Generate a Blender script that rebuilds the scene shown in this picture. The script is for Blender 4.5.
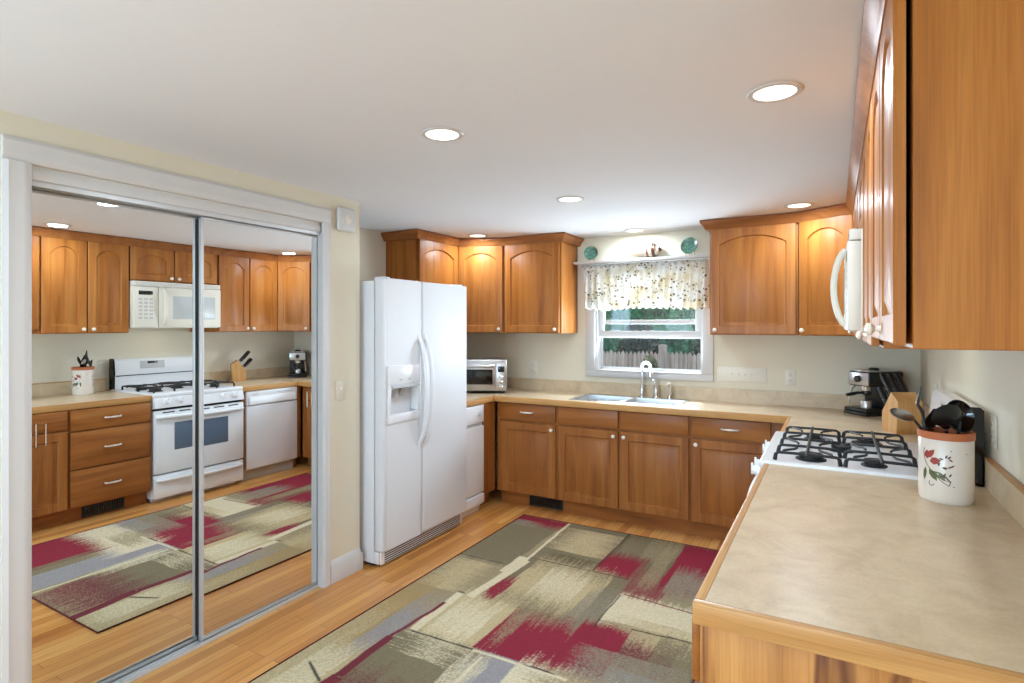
import bpy, bmesh, math, random
import numpy as np
from mathutils import Vector, Matrix
PI = math.pi
sc = bpy.context.scene
for o in list(bpy.data.objects): bpy.data.objects.remove(o)
random.seed(7)

# ------------------------------------------------------------------ camera
cam_d = bpy.data.cameras.new('camera'); cam = bpy.data.objects.new('camera', cam_d)
sc.collection.objects.link(cam); sc.camera = cam
cam.location = (0, 0, 1.5); cam.rotation_euler = (PI/2, 0, math.radians(29.464))
cam_d.sensor_width = 36; cam_d.lens = 36*571.73/1024; cam_d.shift_y = -16.5/1024
cam_d.clip_start = .02
# ------------------------------------------------------------------ exposure
vs = sc.view_settings
vs.view_transform = 'Standard'; vs.look = 'None'; vs.gamma = 1; vs.use_curve_mapping = False
vs.exposure = 0.18
sc.cycles.max_bounces = 10; sc.cycles.diffuse_bounces = 6; sc.cycles.glossy_bounces = 5
sc.cycles.transmission_bounces = 6; sc.cycles.transparent_max_bounces = 8
sc.cycles.sample_clamp_indirect = 4; sc.cycles.caustics_reflective = False; sc.cycles.caustics_refractive = False
sc.cycles.use_denoising = True
# ------------------------------------------------------------------ world, sun, large lights
w = bpy.data.worlds.new('world'); sc.world = w; w.use_nodes = True
nt = w.node_tree; nt.nodes.clear()
sky = nt.nodes.new('ShaderNodeTexSky'); sky.sky_type = 'HOSEK_WILKIE'
sky.sun_direction = Vector((-.12, .45, .88)).normalized(); sky.turbidity = 3; sky.ground_albedo = .3
bg = nt.nodes.new('ShaderNodeBackground'); bg.inputs[1].default_value = 7.0
wo = nt.nodes.new('ShaderNodeOutputWorld')
nt.links.new(sky.outputs[0], bg.inputs[0]); nt.links.new(bg.outputs[0], wo.inputs[0])

def lamp(name, kind, loc, energy, color=(1,1,1), rot=None, target=None, **kw):
    d = bpy.data.lights.new(name, kind); d.energy = energy; d.color = color
    for k, v in kw.items(): setattr(d, k, v)
    o = bpy.data.objects.new(name, d); sc.collection.objects.link(o); o.location = loc
    if target is not None: o.rotation_euler = (Vector(target)-Vector(loc)).to_track_quat('-Z', 'Y').to_euler()
    elif rot: o.rotation_euler = rot
    return o
lamp('sun', 'SUN', (0, 12, 14), 9.0, (1, .97, .92), target=(1.75, 12-6.9, 14-10.5), angle=.01)
# added fill lights behind the camera, tilted up to brighten the ceiling
lamp('rear_fill', 'AREA', (-1.5, -2.85, 1.35), 120, (.52, .775, 1), rot=(PI/2+.68, 0, 0), shape='RECTANGLE', size=1.9, size_y=1.5)
lamp('rear_side_fill', 'AREA', (-2.42, -1.2, 1.35), 28, (.52, .78, 1), rot=(PI/2+.6, 0, -PI/2), shape='RECTANGLE', size=1.6, size_y=1.4)
lamp('kitchen_window_daylight', 'AREA', (-1.35, 4.74, 1.4), 42, (.70, .87, 1), rot=(-PI/2-.45, 0, 0), shape='RECTANGLE', size=.75, size_y=.6)
for i, (x, y) in enumerate([(-.17,2.03),(-1.35,1.83),(-1.38,3.15),(-.197,4.02),(-1.383,4.44),(-2.62,4.05),(-1.35,.4),(-.6,-1.0),(-2.0,-1.2)]):
    lamp('downlight_lamp', 'AREA', (x, y, 2.243), 6.8, (.74, .88, 1), rot=(0,0,0), shape='DISK', size=.11)
lamp('microwave_task_lamp', 'AREA', (.28, 3.05, 1.46), .2, (1,.85,.65), rot=(0,0,0), shape='DISK', size=.08)

# ------------------------------------------------------------------ materials
def lin(c):
    f = lambda v: v/12.92 if v <= .04045 else ((v+.055)/1.055)**2.4
    return tuple(f(v/255) for v in c)+(1,)
class NT:
    def __init__(s, name):
        s.m = bpy.data.materials.new(name); s.m.use_nodes = True; s.t = s.m.node_tree
        s.t.nodes.clear(); s.out = s.n('ShaderNodeOutputMaterial'); s.b = s.n('ShaderNodeBsdfPrincipled')
        s.l(s.b.outputs[0], s.out.inputs[0])
    def n(s, k, **kw):
        x = s.t.nodes.new(k)
        for a, v in kw.items(): setattr(x, a, v)
        return x
    def l(s, a, b): s.t.links.new(a, b)
    def coord(s, scale=(1,1,1), rnd=False, which='Object'):
        tc = s.n('ShaderNodeTexCoord'); mp = s.n('ShaderNodeMapping'); mp.inputs['Scale'].default_value = scale
        s.l(tc.outputs[which], mp.inputs[0])
        if rnd:
            oi = s.n('ShaderNodeObjectInfo'); mu = s.n('ShaderNodeMath', operation='MULTIPLY'); mu.inputs[1].default_value = 37
            s.l(oi.outputs['Random'], mu.inputs[0]); s.l(mu.outputs[0], mp.inputs['Location'])
        return mp.outputs[0]
    def noise(s, vec, scale, detail=3, rough=.5, dist=0):
        x = s.n('ShaderNodeTexNoise'); x.inputs['Scale'].default_value = scale; x.inputs['Detail'].default_value = detail
        x.inputs['Roughness'].default_value = rough; x.inputs['Distortion'].default_value = dist
        if vec is not None: s.l(vec, x.inputs['Vector'])
        return x.outputs[0]
    def ramp(s, fac, stops):
        x = s.n('ShaderNodeValToRGB'); e = x.color_ramp.elements
        while len(e) < len(stops): e.new(.5)
        for k, (p, c) in enumerate(stops): e[k].position = p; e[k].color = c if len(c) == 4 else lin(c)
        s.l(fac, x.inputs[0]); return x.outputs[0]
    def mix(s, fac, a, b, mode='MIX'):
        x = s.n('ShaderNodeMix', data_type='RGBA', blend_type=mode)
        for sock, v in ((x.inputs[0], fac), (x.inputs[6], a), (x.inputs[7], b)):
            if hasattr(v, 'is_linked'): s.l(v, sock)
            else: sock.default_value = v
        return x.outputs[2]
    def bump(s, h, strength=.2, dist=.002):
        x = s.n('ShaderNodeBump'); x.inputs['Strength'].default_value = strength; x.inputs['Distance'].default_value = dist
        s.l(h, x.inputs['Height']); s.l(x.outputs[0], s.b.inputs['Normal'])
    def set(s, **kw):
        for k, v in kw.items(): s.b.inputs[k.replace('_', ' ')].default_value = v
        return s
def plain(name, col, rough=.5, metal=0, var=.04, **kw):
    t = NT(name); c = lin(col) if len(col) == 3 else col
    nz = t.noise(t.coord(), 25, 3)
    d = tuple(v*(1-var) for v in c[:3])+(1,)
    t.l(t.mix(nz, c, d), t.b.inputs['Base Color']); t.set(Roughness=rough, Metallic=metal, **kw)
    return t.m
def wood(name, axis, c1, c2, c3, rough=.42, knots=0, var=.5):
    t = NT(name); st = {'x': (.07,1,1), 'y': (1,.07,1), 'z': (1,1,.07)}[axis]
    v = t.coord(st, rnd=True)
    big = t.noise(v, 9, 4, .55, 1.2)
    st2 = {'x': (.02,1,1), 'y': (1,.02,1), 'z': (1,1,.02)}[axis]
    fine = t.noise(t.coord(st2, rnd=True), 260, 2, .6)
    col = t.ramp(big, [(.3, c1), (.5, c2), (.72, c3)])
    fr = t.ramp(fine, [(.35, (.72,.72,.72,1)), (.6, (1,1,1,1))])
    col = t.mix(.55, col, fr, 'MULTIPLY')
    if knots:
        kv = t.noise(t.coord(st), 5.0, 3, .6, 2.5)
        kr = t.ramp(kv, [(.53, (0,0,0,1)), (.64, (1,1,1,1))])
        col = t.mix(kr, col, lin((112,62,24)))
    t.l(col, t.b.inputs['Base Color']); t.set(Roughness=rough, Coat_Weight=.08, Coat_Roughness=.25, Specular_IOR_Level=.25)
    t.bump(fine, .06, .001)
    return t.m
OAK = ((184,121,56), (170,104,43), (140,79,29))
M = {}
M['oak_v'] = wood('oak_cabinet_vertical_grain', 'z', *OAK)
M['oak_h'] = wood('oak_cabinet_horizontal_grain', 'x', *OAK)
M['oak_hy'] = wood('oak_edge_grain', 'y', (214,166,106), (200,150,92), (182,130,76))
M['oak_hx'] = wood('oak_edge_grain_across', 'x', (214,166,106), (200,150,92), (182,130,76))
OAK_SHADED = ((172,112,56), (158,96,44), (130,75,33))  # same oak, colour darkened to stand for the dimmer light low down
M['oak_shaded_v'] = wood('shaded_oak_vertical_grain', 'z', *OAK_SHADED)
M['oak_shaded_h'] = wood('shaded_oak_horizontal_grain', 'x', *OAK_SHADED)
M['crown'] = wood('crown_oak_grain', 'x', (168,108,60), (154,94,48), (128,76,38))
M['knotty'] = wood('knotty_end_panel', 'z', (206,148,82), (192,132,68), (168,106,48), knots=1)
M['white_paint'] = plain('white_trim_paint', (209,207,206), .4)
M['wall'] = plain('cream_wall_paint', (224,216,196), .75, var=.02)
M['ceiling'] = plain('ceiling_paint', (231,233,237), .85, var=.02)
M['appliance'] = plain('white_appliance_enamel', (232,233,236), .28, var=.01, Coat_Weight=.3)
M['appliance_tex'] = plain('fridge_enamel', (221,222,226), .5, var=.02)
M['grey_plastic'] = plain('light_grey_plastic', (188,188,188), .45)
M['bisque'] = plain('bisque_plastic', (227,221,207), .4)
M['black'] = plain('black_plastic', (18,18,19), .35)
M['iron'] = plain('cast_iron', (24,24,25), .55)
M['gloss_black'] = plain('glossy_black_enamel', (12,12,13), .08)
M['rubber'] = plain('dark_gap_rubber', (40,38,36), .7)
M['steel'] = plain('brushed_stainless_steel', (196,196,198), .28, 1)
M['chrome'] = plain('polished_chrome', (222,224,228), .12, 1)
M['nickel'] = plain('pale_satin_nickel', (226,222,214), .38, .5)
M['alum'] = plain('satin_aluminium', (206,208,210), .35, .35)
M['brass'] = plain('brass', (196,160,96), .25, 1)
M['porcelain'] = plain('cream_porcelain', (236,228,212), .2)
M['dark_glass'] = plain('oven_glass', (92,108,128), .08)
M['micro_glass'] = plain('microwave_window_mesh', (196,200,200), .15)
M['black_glass'] = plain('toaster_glass', (22,20,20), .08)
M['terracotta'] = plain('terracotta_rim', (186,104,62), .6)
M['glaze'] = plain('cream_glaze', (228,216,204), .22)
M['red_paint'] = plain('crock_red_paint', (160,66,58), .4)
M['green_paint'] = plain('crock_green_paint', (98,104,66), .4)
M['brown_paint'] = plain('crock_brown_paint', (96,58,40), .4)
M['block_wood'] = wood('knife_block_beech', 'z', (216,168,112), (206,156,98), (190,138,82))
M['teal'] = None
t = NT('teal_glazed_plate'); v = t.coord()
t.l(t.ramp(t.noise(v, 45, 5, .7, 1.5), [(.35,(28,62,58)), (.5,(64,112,98)), (.62,(120,150,128)), (.7,(34,66,62))]), t.b.inputs['Base Color']); t.set(Roughness=.25); M['teal'] = t.m
t = NT('seashell_banded'); wv = t.n('ShaderNodeTexWave'); wv.inputs['Scale'].default_value = 9; wv.inputs['Distortion'].default_value = 2.5
t.l(t.coord((1,.4,.4)), wv.inputs['Vector'])
t.l(t.ramp(wv.outputs[1], [(.35,(92,52,34)), (.5,(232,216,196))]), t.b.inputs['Base Color']); t.set(Roughness=.35); M['shell'] = t.m
M['shell_cream'] = plain('seashell_cream', (226,206,182), .4)
# floor
t = NT('oak_strip_floor'); tc = t.n('ShaderNodeTexCoord'); mp = t.n('ShaderNodeMapping'); mp.inputs['Rotation'].default_value = (0,0,PI/2)
t.l(tc.outputs['Object'], mp.inputs[0])
br = t.n('ShaderNodeTexBrick'); br.offset = .37; br.offset_frequency = 3; br.squash = 1
for k, vv in (('Scale',1),('Brick Width',.85),('Row Height',.0575),('Mortar Size',.0011),('Mortar Smooth',.3),('Bias',0)): br.inputs[k].default_value = vv
br.inputs['Color1'].default_value = (0,0,0,1); br.inputs['Color2'].default_value = (1,1,1,1); br.inputs['Mortar'].default_value = (.5,.5,.5,1)
t.l(mp.outputs[0], br.inputs['Vector'])
plank = t.ramp(br.outputs['Color'], [(0,(180,112,52)), (.3,(214,150,80)), (.6,(230,174,102)), (.8,(202,134,66)), (1,(222,160,88))])
gr = t.noise(t.coord((1,.06,1)), 42, 5, .6, .8)
gcol = t.ramp(gr, [(.3,(.66,.58,.50,1)), (.58,(1,1,1,1))])
col = t.mix(.6, plank, gcol, 'MULTIPLY')
col = t.mix(br.outputs['Fac'], col, lin((96,56,26)))
t.l(col, t.b.inputs['Base Color']); t.set(Roughness=.3, Coat_Weight=.2, Coat_Roughness=.2); M['floor'] = t.m
# laminate
t = NT('beige_laminate'); v = t.coord()
a = t.ramp(t.noise(v, 9, 6, .65, .6), [(.32,(190,168,136)), (.5,(206,184,152)), (.68,(214,194,164))])
b = t.ramp(t.noise(v, 120, 3, .6), [(.35,(.88,.86,.84,1)), (.6,(1,1,1,1))])
t.l(t.mix(.6, a, b, 'MULTIPLY'), t.b.inputs['Base Color']); t.set(Roughness=.33); M['laminate'] = t.m
# mirror
M['mirror'] = NT('mirror_silver').set(Base_Color=(.90,.91,.90,1), Metallic=1, Roughness=0).m
# window glass
t = NT('window_glass'); t.t.nodes.remove(t.b)
tr = t.n('ShaderNodeBsdfTransparent'); gl = t.n('ShaderNodeBsdfGlossy'); gl.inputs['Roughness'].default_value = .02
ms = t.n('ShaderNodeMixShader'); ms.inputs[0].default_value = .025
t.l(tr.outputs[0], ms.inputs[1]); t.l(gl.outputs[0], ms.inputs[2]); t.l(ms.outputs[0], t.out.inputs[0]); M['glass'] = t.m
# insect screen: fine grey mesh that lets most light through
t = NT('insect_screen_mesh'); t.t.nodes.remove(t.b)
tr = t.n('ShaderNodeBsdfTransparent'); df = t.n('ShaderNodeBsdfDiffuse'); df.inputs[0].default_value = lin((120,120,122))
ms = t.n('ShaderNodeMixShader'); ms.inputs[0].default_value = .10
t.l(tr.outputs[0], ms.inputs[1]); t.l(df.outputs[0], ms.inputs[2]); t.l(ms.outputs[0], t.out.inputs[0]); M['screen'] = t.m
# valance cloth
t = NT('floral_valance_cloth'); v = t.coord((1,.3,1))
vo = t.n('ShaderNodeTexVoronoi'); vo.inputs['Scale'].default_value = 40; t.l(v, vo.inputs['Vector'])
spot = t.ramp(vo.outputs['Distance'], [(.26,(1,1,1,1)), (.38,(0,0,0,1))])
pick = t.ramp(t.noise(v, 13, 2), [(.42,(0,0,0,1)), (.50,(1,1,1,1))])
sc_ = t.mix(t.ramp(t.noise(v, 30, 2), [(.45,(0,0,0,1)),(.55,(1,1,1,1))]), lin((112,104,70)), lin((140,104,72)))
fac = t.mix(1, spot, pick, 'MULTIPLY')
basec = t.ramp(t.noise(v, 9, 3), [(.42,(246,245,242)), (.66,(226,216,194))])
colv = t.mix(fac, basec, sc_)
t.l(colv, t.b.inputs['Base Color']); t.set(Roughness=.9)
tl = t.n('ShaderNodeBsdfTranslucent'); t.l(colv, tl.inputs[0]); ms = t.n('ShaderNodeMixShader'); ms.inputs[0].default_value = .4
t.l(t.b.outputs[0], ms.inputs[1]); t.l(tl.outputs[0], ms.inputs[2]); t.l(ms.outputs[0], t.out.inputs[0]); M['valance'] = t.m
# rug: woven colours laid down per tuft (colour attribute computed below)
t = NT('rug_woven_pile'); at = t.n('ShaderNodeAttribute', attribute_name='pile')
nz = t.noise(t.coord(), 420, 2, .7); sp = t.ramp(nz, [(.35,(.62,.62,.62,1)), (.62,(1.12,1.12,1.12,1))])
t.l(t.mix(.75, at.outputs['Color'], sp, 'MULTIPLY'), t.b.inputs['Base Color']); t.set(Roughness=.95); t.bump(nz, .5, .004); M['rug'] = t.m
M['rug_edge'] = plain('rug_binding', (92,30,30), .9)
# outdoors
t = NT('weathered_cedar_pickets'); v = t.coord((1,1,.1))
t.l(t.ramp(t.noise(v, 14, 4), [(.3,(176,146,132)), (.6,(222,196,182)), (.8,(200,170,154))]), t.b.inputs['Base Color']); t.set(Roughness=.9); M['fence'] = t.m
def leafy(name, a, b, c):
    t = NT(name); t.l(t.ramp(t.noise(t.coord(), 7, 4, .7), [(.3,a), (.52,b), (.72,c)]), t.b.inputs['Base Color']); t.set(Roughness=.8); return t.m
M['leaf_dark'] = leafy('evergreen_foliage_dark', (34,48,38), (70,92,70), (124,142,108))
M['leaf_green'] = leafy('broadleaf_foliage', (60,124,84), (104,176,120), (170,214,160))
M['leaf_olive'] = leafy('olive_shrub_foliage', (84,84,56), (136,134,98), (186,180,140))
M['bark'] = plain('bark', (84,66,50), .9)
M['grass'] = leafy('lawn_grass', (66,92,48), (92,118,62), (120,140,84))
# lamp lens
t = NT('lamp_lens'); t.b.inputs['Base Color'].default_value = (1,1,1,1); t.b.inputs['Emission Color'].default_value = (1,.93,.82,1); t.b.inputs['Emission Strength'].default_value = 2.2; M['lens'] = t.m
t = NT('clock_display'); t.b.inputs['Base Color'].default_value = (.01,.015,.012,1); t.set(Roughness=.15); M['display'] = t.m

# ------------------------------------------------------------------ mesh helpers
COL = sc.collection
ROOTLOC = {}
class MB:
    def __init__(s): s.bm = bmesh.new()
    def _rot(s, vs_, R, c):
        if R is not None: bmesh.ops.rotate(s.bm, verts=vs_, cent=Vector(c), matrix=R)
    def box(s, x0, y0, z0, x1, y1, z1, bev=0, seg=2, R=None, rc=None):
        r = bmesh.ops.create_cube(s.bm, size=1); v = r['verts']
        sx, sy, sz = abs(x1-x0), abs(y1-y0), abs(z1-z0)
        c = Vector(((x0+x1)/2, (y0+y1)/2, (z0+z1)/2))
        for q in v: q.co = Vector((q.co.x*sx, q.co.y*sy, q.co.z*sz))+c
        if bev:
            ed = list({e for q in v for e in q.link_edges})
            b = bmesh.ops.bevel(s.bm, geom=ed, offset=min(bev, .49*min(sx,sy,sz)), segments=seg, affect='EDGES', profile=.5)
            v = b['verts']
            v = list({q for f in b['faces'] for q in f.verts} | {q for q in v if q.is_valid})
        s._rot(v, R, rc if rc is not None else c)
        return s
    def ring(s, pts): return [s.bm.verts.new(p) for p in pts]
    def face(s, vs_):
        try: return s.bm.faces.new(vs_)
        except ValueError: return None
    def bridge(s, a, b, closed=True):
        n = len(a)
        for i in range(n if closed else n-1):
            j = (i+1) % n; q = []
            for vv in (a[i], a[j], b[j], b[i]):
                if vv not in q: q.append(vv)
            if len(q) > 2: s.face(q)
    def lathe(s, prof, c=(0,0,0), n=24, R=None, sx=1, sy=1):
        rs = []
        for r, z in prof:
            if r < 1e-6: p = [Vector((0,0,z))]
            else: p = [Vector((r*sx*math.cos(2*PI*k/n), r*sy*math.sin(2*PI*k/n), z)) for k in range(n)]
            if R is not None: p = [R @ q for q in p]
            rs.append(s.ring([q+Vector(c) for q in p]))
        for a, b in zip(rs, rs[1:]):
            if len(a) == 1 and len(b) == 1: continue
            if len(a) == 1:
                for k in range(n): s.face((a[0], b[k], b[(k+1) % n]))
            elif len(b) == 1:
                for k in range(n): s.face((a[k], a[(k+1) % n], b[0]))
            else: s.bridge(a, b)
        if len(rs[0]) > 1: s.face(rs[0][::-1])
        if len(rs[-1]) > 1: s.face(rs[-1])
        return s
    def cyl(s, p0, p1, r, r2=None, n=16):
        p0, p1 = Vector(p0), Vector(p1); d = p1-p0
        R = d.to_track_quat('Z', 'Y').to_matrix()
        return s.lathe([(r, 0), (r if r2 is None else r2, d.length)], p0, n, R)
    def tube(s, path, r, n=10, flat=1.0, closed=False):
        P = [Vector(p) for p in path]; rad = r if isinstance(r, (list, tuple)) else [r]*len(P)
        rings = []; up = Vector((0,0,1))
        prev = None
        for i, p in enumerate(P):
            a = P[i-1] if i else P[0]; b = P[i+1] if i < len(P)-1 else P[-1]
            tn = (b-a).normalized()
            if prev is None:
                u = tn.cross(up)
                if u.length < 1e-3: u = tn.cross(Vector((0,1,0)))
            else: u = prev - tn*prev.dot(tn)
            u.normalize(); prev = u; v = tn.cross(u)
            rings.append(s.ring([p+rad[i]*(math.cos(2*PI*k/n)*u+flat*math.sin(2*PI*k/n)*v) for k in range(n)]))
        for a, b in zip(rings, rings[1:]): s.bridge(a, b)
        s.face(rings[0][::-1]); s.face(rings[-1]); return s
    def ball(s, c, rx, ry=None, rz=None, R=None, u=16, v=10):
        r = bmesh.ops.create_uvsphere(s.bm, u_segments=u, v_segments=v, radius=1)
        ry = ry or rx; rz = rz or rx
        for q in r['verts']:
            p = Vector((q.co.x*rx, q.co.y*ry, q.co.z*rz))
            q.co = (R @ p if R is not None else p)+Vector(c)
        return s
    def prism(s, poly, h0, h1, axis='z'):
        """extrude a 2-D polygon along an axis: z (x,y), y (x,z), x (y,z)"""
        f = {'z': lambda p, h: (p[0], p[1], h), 'y': lambda p, h: (p[0], h, p[1]), 'x': lambda p, h: (h, p[0], p[1])}[axis]
        a = s.ring([f(p, h0) for p in poly]); b = s.ring([f(p, h1) for p in poly])
        s.bridge(a, b); s.face(a[::-1]); s.face(b); return s
    def sweep(s, path, prof):
        """path: 2-D polyline (x,y); prof: (out, z); out is to the right-hand side of travel"""
        P = [Vector((p[0], p[1])) for p in path]; rings = []
        for i, p in enumerate(P):
            nn = []
            for a, b in ((i-1, i), (i, i+1)):
                if a >= 0 and b < len(P):
                    d = (P[b]-P[a]).normalized(); nn.append(Vector((d.y, -d.x)))
            m = (nn[0]+nn[-1]).normalized(); m = m/max(.3, m.dot(nn[0]))
            rings.append(s.ring([(p.x+m.x*o, p.y+m.y*o, z) for o, z in prof]))
        for a, b in zip(rings, rings[1:]): s.bridge(a, b)
        s.face(rings[0][::-1]); s.face(rings[-1]); return s
    def build(s, name, mat, parent=None, world=None, smooth=38):
        bm = s.bm; bmesh.ops.remove_doubles(bm, verts=bm.verts, dist=1e-5)
        bmesh.ops.recalc_face_normals(bm, faces=bm.faces)
        me = bpy.data.meshes.new(name)
        if world is not None: bmesh.ops.translate(bm, verts=bm.verts, vec=-Vector(world))
        bm.to_mesh(me); bm.free()
        me.materials.append(M[mat] if isinstance(mat, str) else mat)
        if smooth:
            me.polygons.foreach_set('use_smooth', [True]*len(me.polygons)); me.set_sharp_from_angle(angle=math.radians(smooth))
        o = bpy.data.objects.new(name, me); COL.objects.link(o)
        if parent is not None: o.parent = parent
        elif world is not None: o.location = world
        return o
def tag(o, label, cat, group=None):
    o['label'] = label; o['category'] = cat
    if group: o['group'] = group
    return o
def thing(name, label, cat, loc=(0,0,0), rotz=0, group=None):
    o = bpy.data.objects.new(name, None); COL.objects.link(o); o.empty_display_size = .1
    o.location = loc; o.rotation_euler = (0,0,rotz); return tag(o, label, cat, group)
def struct(o): o['kind'] = 'structure'; return o
def copy_tree(root):
    r = root.copy(); COL.objects.link(r)
    for ch in root.children:
        c = ch.copy(); COL.objects.link(c); c.parent = r
        for g in ch.children:
            d = g.copy(); COL.objects.link(d); d.parent = c
    return r

# ------------------------------------------------------------------ setting
XW, YB, ZC = .497, 4.65, 2.255          # right wall, back wall, ceiling
XL, XA, YE = -2.55, -3.22, 2.605        # closet wall, alcove wall, end of the closet wall
CT = .91
struct(MB().box(-3.5,-3.1,-.06, .7,4.85,0).build('floor','floor'))
struct(MB().box(-3.5,-3.1,ZC, .7,4.85,ZC+.08).build('ceiling','ceiling'))
struct(MB().box(XW,-3.1,0, XW+.1,4.85,ZC).build('wall_right','wall'))
struct(MB().box(XA-.1,YE-.1,0, XA,4.85,ZC).build('wall_left_alcove','wall'))
OY0, OY1, OZ = .95, 2.305, 2.085          # closet opening
m = MB(); m.box(XL-.12,-3.1,0, XL,OY0-.04,ZC); m.box(XL-.12,OY1+.04,0, XL,YE,ZC); m.box(XL-.12,OY0-.04,OZ, XL,OY1+.04,ZC); m.box(XL-.012,OY0-.04,0, XL,OY0,OZ); m.box(XL-.012,OY1+.036,0, XL,OY1+.04,OZ)
m.box(XA,YE-.09,0, XL-.12,YE,ZC)
struct(m.build('wall_left','wall'))
struct(MB().box(XL-.75,OY0-.3,0, XL-.70,OY1+.3,ZC).build('wall_closet_back','wall'))
WX0, WX1, WZ0, WZ1 = -1.80, -.905, 1.11, 1.98   # window opening
m = MB(); m.box(XA,YB,0, WX0,YB+.12,ZC); m.box(WX1,YB,0, XW,YB+.12,ZC); m.box(WX0,YB,0, WX1,YB+.12,WZ0); m.box(WX0,YB,WZ1, WX1,YB+.12,ZC)
struct(m.build('wall_back','wall'))
m = MB(); rx0, rx1, rz0, rz1 = -2.5, -.5, .55, 2.12
m.box(XL,-3.1,0, rx0,-3,ZC); m.box(rx1,-3.1,0, XW,-3,ZC); m.box(rx0,-3.1,0, rx1,-3,rz0); m.box(rx0,-3.1,rz1, rx1,-3,ZC)
struct(m.build('wall_rear','wall'))
# closet casing, track, skirting
m = MB(); cp = [(0,0),(.085,0),(.085,.012),(.07,.02),(.05,.016),(.03,.02),(.012,.018),(0,.010)]
for y0, sgn in ((OY0,-1),(OY1,.65)):
    m.prism([(XL+o, y0+sgn*a) for a, o in cp], 0, OZ-.0005)
m.prism([(XL+o, OZ+a) for a, o in cp], OY0-.085, OY1+.055, 'y')
m.box(-2.5835,OY1+.0006,.001, XL-.0006,OY1+.035,OZ-.06)
struct(m.build('trim_closet_casing','white_paint'))
m = MB(); m.box(XL-.085,OY0-.0,2.03, XL-.012,OY1,OZ); m.box(XL-.012,OY0,2.033, XL-.006,OY1,OZ-.02)
struct(m.build('trim_closet_header','white_paint'))
m = MB(); m.box(XL-.10,OY0,.001, XL-.022,OY1,.006); m.box(XL-.031,OY0,.001, XL-.026,OY1,.016); m.box(XL-.064,OY0,.001, XL-.060,OY1,.014); m.box(XL-.098,OY0,.001, XL-.094,OY1,.014)
m.box(XL-.10,OY0,2.012, XL-.016,OY1,2.03)
struct(m.build('trim_closet_track','alum'))
m = MB(); prof = [(0,0),(.016,0),(.016,.10),(.010,.112),(.004,.125),(0,.13)]
m.sweep([(XL,OY1+.056),(XL,YE),(XA,YE)][:2], prof)
m.box(XL-.05,YE,0, XL+.016,YE+.014,.10); 
struct(m.build('baseboard_left','white_paint'))
struct(MB().sweep([(XL,-3),(XL,OY0-.085)], prof).build('baseboard_left_near','white_paint'))

# mirror doors (they hang a third of a degree out of true)
MROT = -.0055
def mirror_door(label, y0, y1, xg):
    t = thing('mirror_door', label, 'closet door', (xg,(y0+y1)/2,.012), MROT, 'sliding mirror closet doors')
    W = (xg,(y0+y1)/2,.012)
    MB().box(xg,y0+.012,.03, xg+.008,y1-.012,2.0).build('mirror_panel','mirror',t,W,smooth=0)
    m = MB()
    for a in (y0, y1-.014): m.box(xg-.012,a,.014, xg+.010,a+.014,2.01,.003)
    m.box(xg-.014,y0,.014, xg+.008,y1,.040,.003); m.box(xg-.014,y0,1.995, xg+.008,y1,2.01,.003)
    m.build('frame','alum',t,W)
    MB().box(xg-.024,y0+.001,.016, xg-.0125,y1-.001,2.005).build('backing_board','rubber',t,W)
    return t, W
dn, Wn = mirror_door('nearer mirrored closet door, sliding behind the other one', OY0-.025, 1.640, -2.634)
df_, Wf = mirror_door('farther mirrored closet door, sliding in front of the other one', 1.618, OY1+.028, -2.596)
for t, W, ya, xg in ((dn,Wn,.996,-2.626),(df_,Wf,2.234,-2.588)):
    m = MB(); z0, z1, yb = 1.035, 1.125, ya+.034
    for b in ((ya,z0,ya+.003,z1),(yb-.003,z0,yb,z1),(ya,z0,yb,z0+.003),(ya,z1-.003,yb,z1)): m.box(xg,b[0],b[1], xg+.003,b[2],b[3])
    m.build('finger_pull','chrome',t,W)

# ------------------------------------------------------------------ cabinets
def front_panel(m, x0, x1, z0, z1, yf, rise=0, st=.058, th=.02, panel=True):
    """a cabinet door: mitred frame, optional arched head, raised field; front face at y=yf"""
    w, h = x1-x0, z1-z0; N = 18
    def loop(o, y):
        a, b = st+o, w-st-o; zb = st+o; zs = h-st*1.05-rise-o
        pts = [(a, zb), (b, zb)]
        if rise:
            for k in range(N+1):
                tt = 1-2*k/N; pts.append(((a+b)/2+tt*(b-a)/2, zs+rise*(1-abs(tt)**2.2)))
        else: pts += [(b, zs+rise), (a, zs+rise)]
        return [m.bm.verts.new((x0+p[0], y, z0+p[1])) for p in pts]
    def outer(ins, y):
        pts = [(ins, ins), (w-ins, ins)]
        k_ = N+1 if rise else 2
        if rise:
            for k in range(N+1): pts.append((w-ins-(w-2*ins)*k/N, h-ins))
        else: pts += [(w-ins, h-ins), (ins, h-ins)]
        return [m.bm.verts.new((x0+p[0], y, z0+p[1])) for p in pts]
    ob, o1, o2 = outer(0, yf+th), outer(0, yf+.004), outer(.004, yf)
    m.bridge(ob, o1); m.bridge(o1, o2)
    i0 = loop(0, yf); m.bridge(o2, i0)
    i1 = loop(.006, yf+.011); m.bridge(i0, i1)
    i2 = loop(.012, yf+.0115); m.bridge(i1, i2)
    i3 = loop(.036, yf+.0025); m.bridge(i2, i3)
    m.face(i3); m.face(ob[::-1])
def knob_mesh(c):
    m = MB(); R = Matrix.Rotation(PI/2, 3, 'X')
    m.lathe([(.008,0),(.006,.004),(.005,.012),(.010,.015),(.0145,.020),(.014,.026),(.008,.030),(0,.031)], c, 16, R); return m
def pull_mesh(c):
    x, y, z = c
    m = MB(); m.tube([(x-.055,y,z),(x-.050,y-.016,z),(x-.03,y-.023,z),(x,y-.025,z),(x+.03,y-.023,z),(x+.05,y-.016,z),(x+.055,y,z)], [.008,.006,.006,.0085,.006,.006,.008], 10)
    return m
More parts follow.
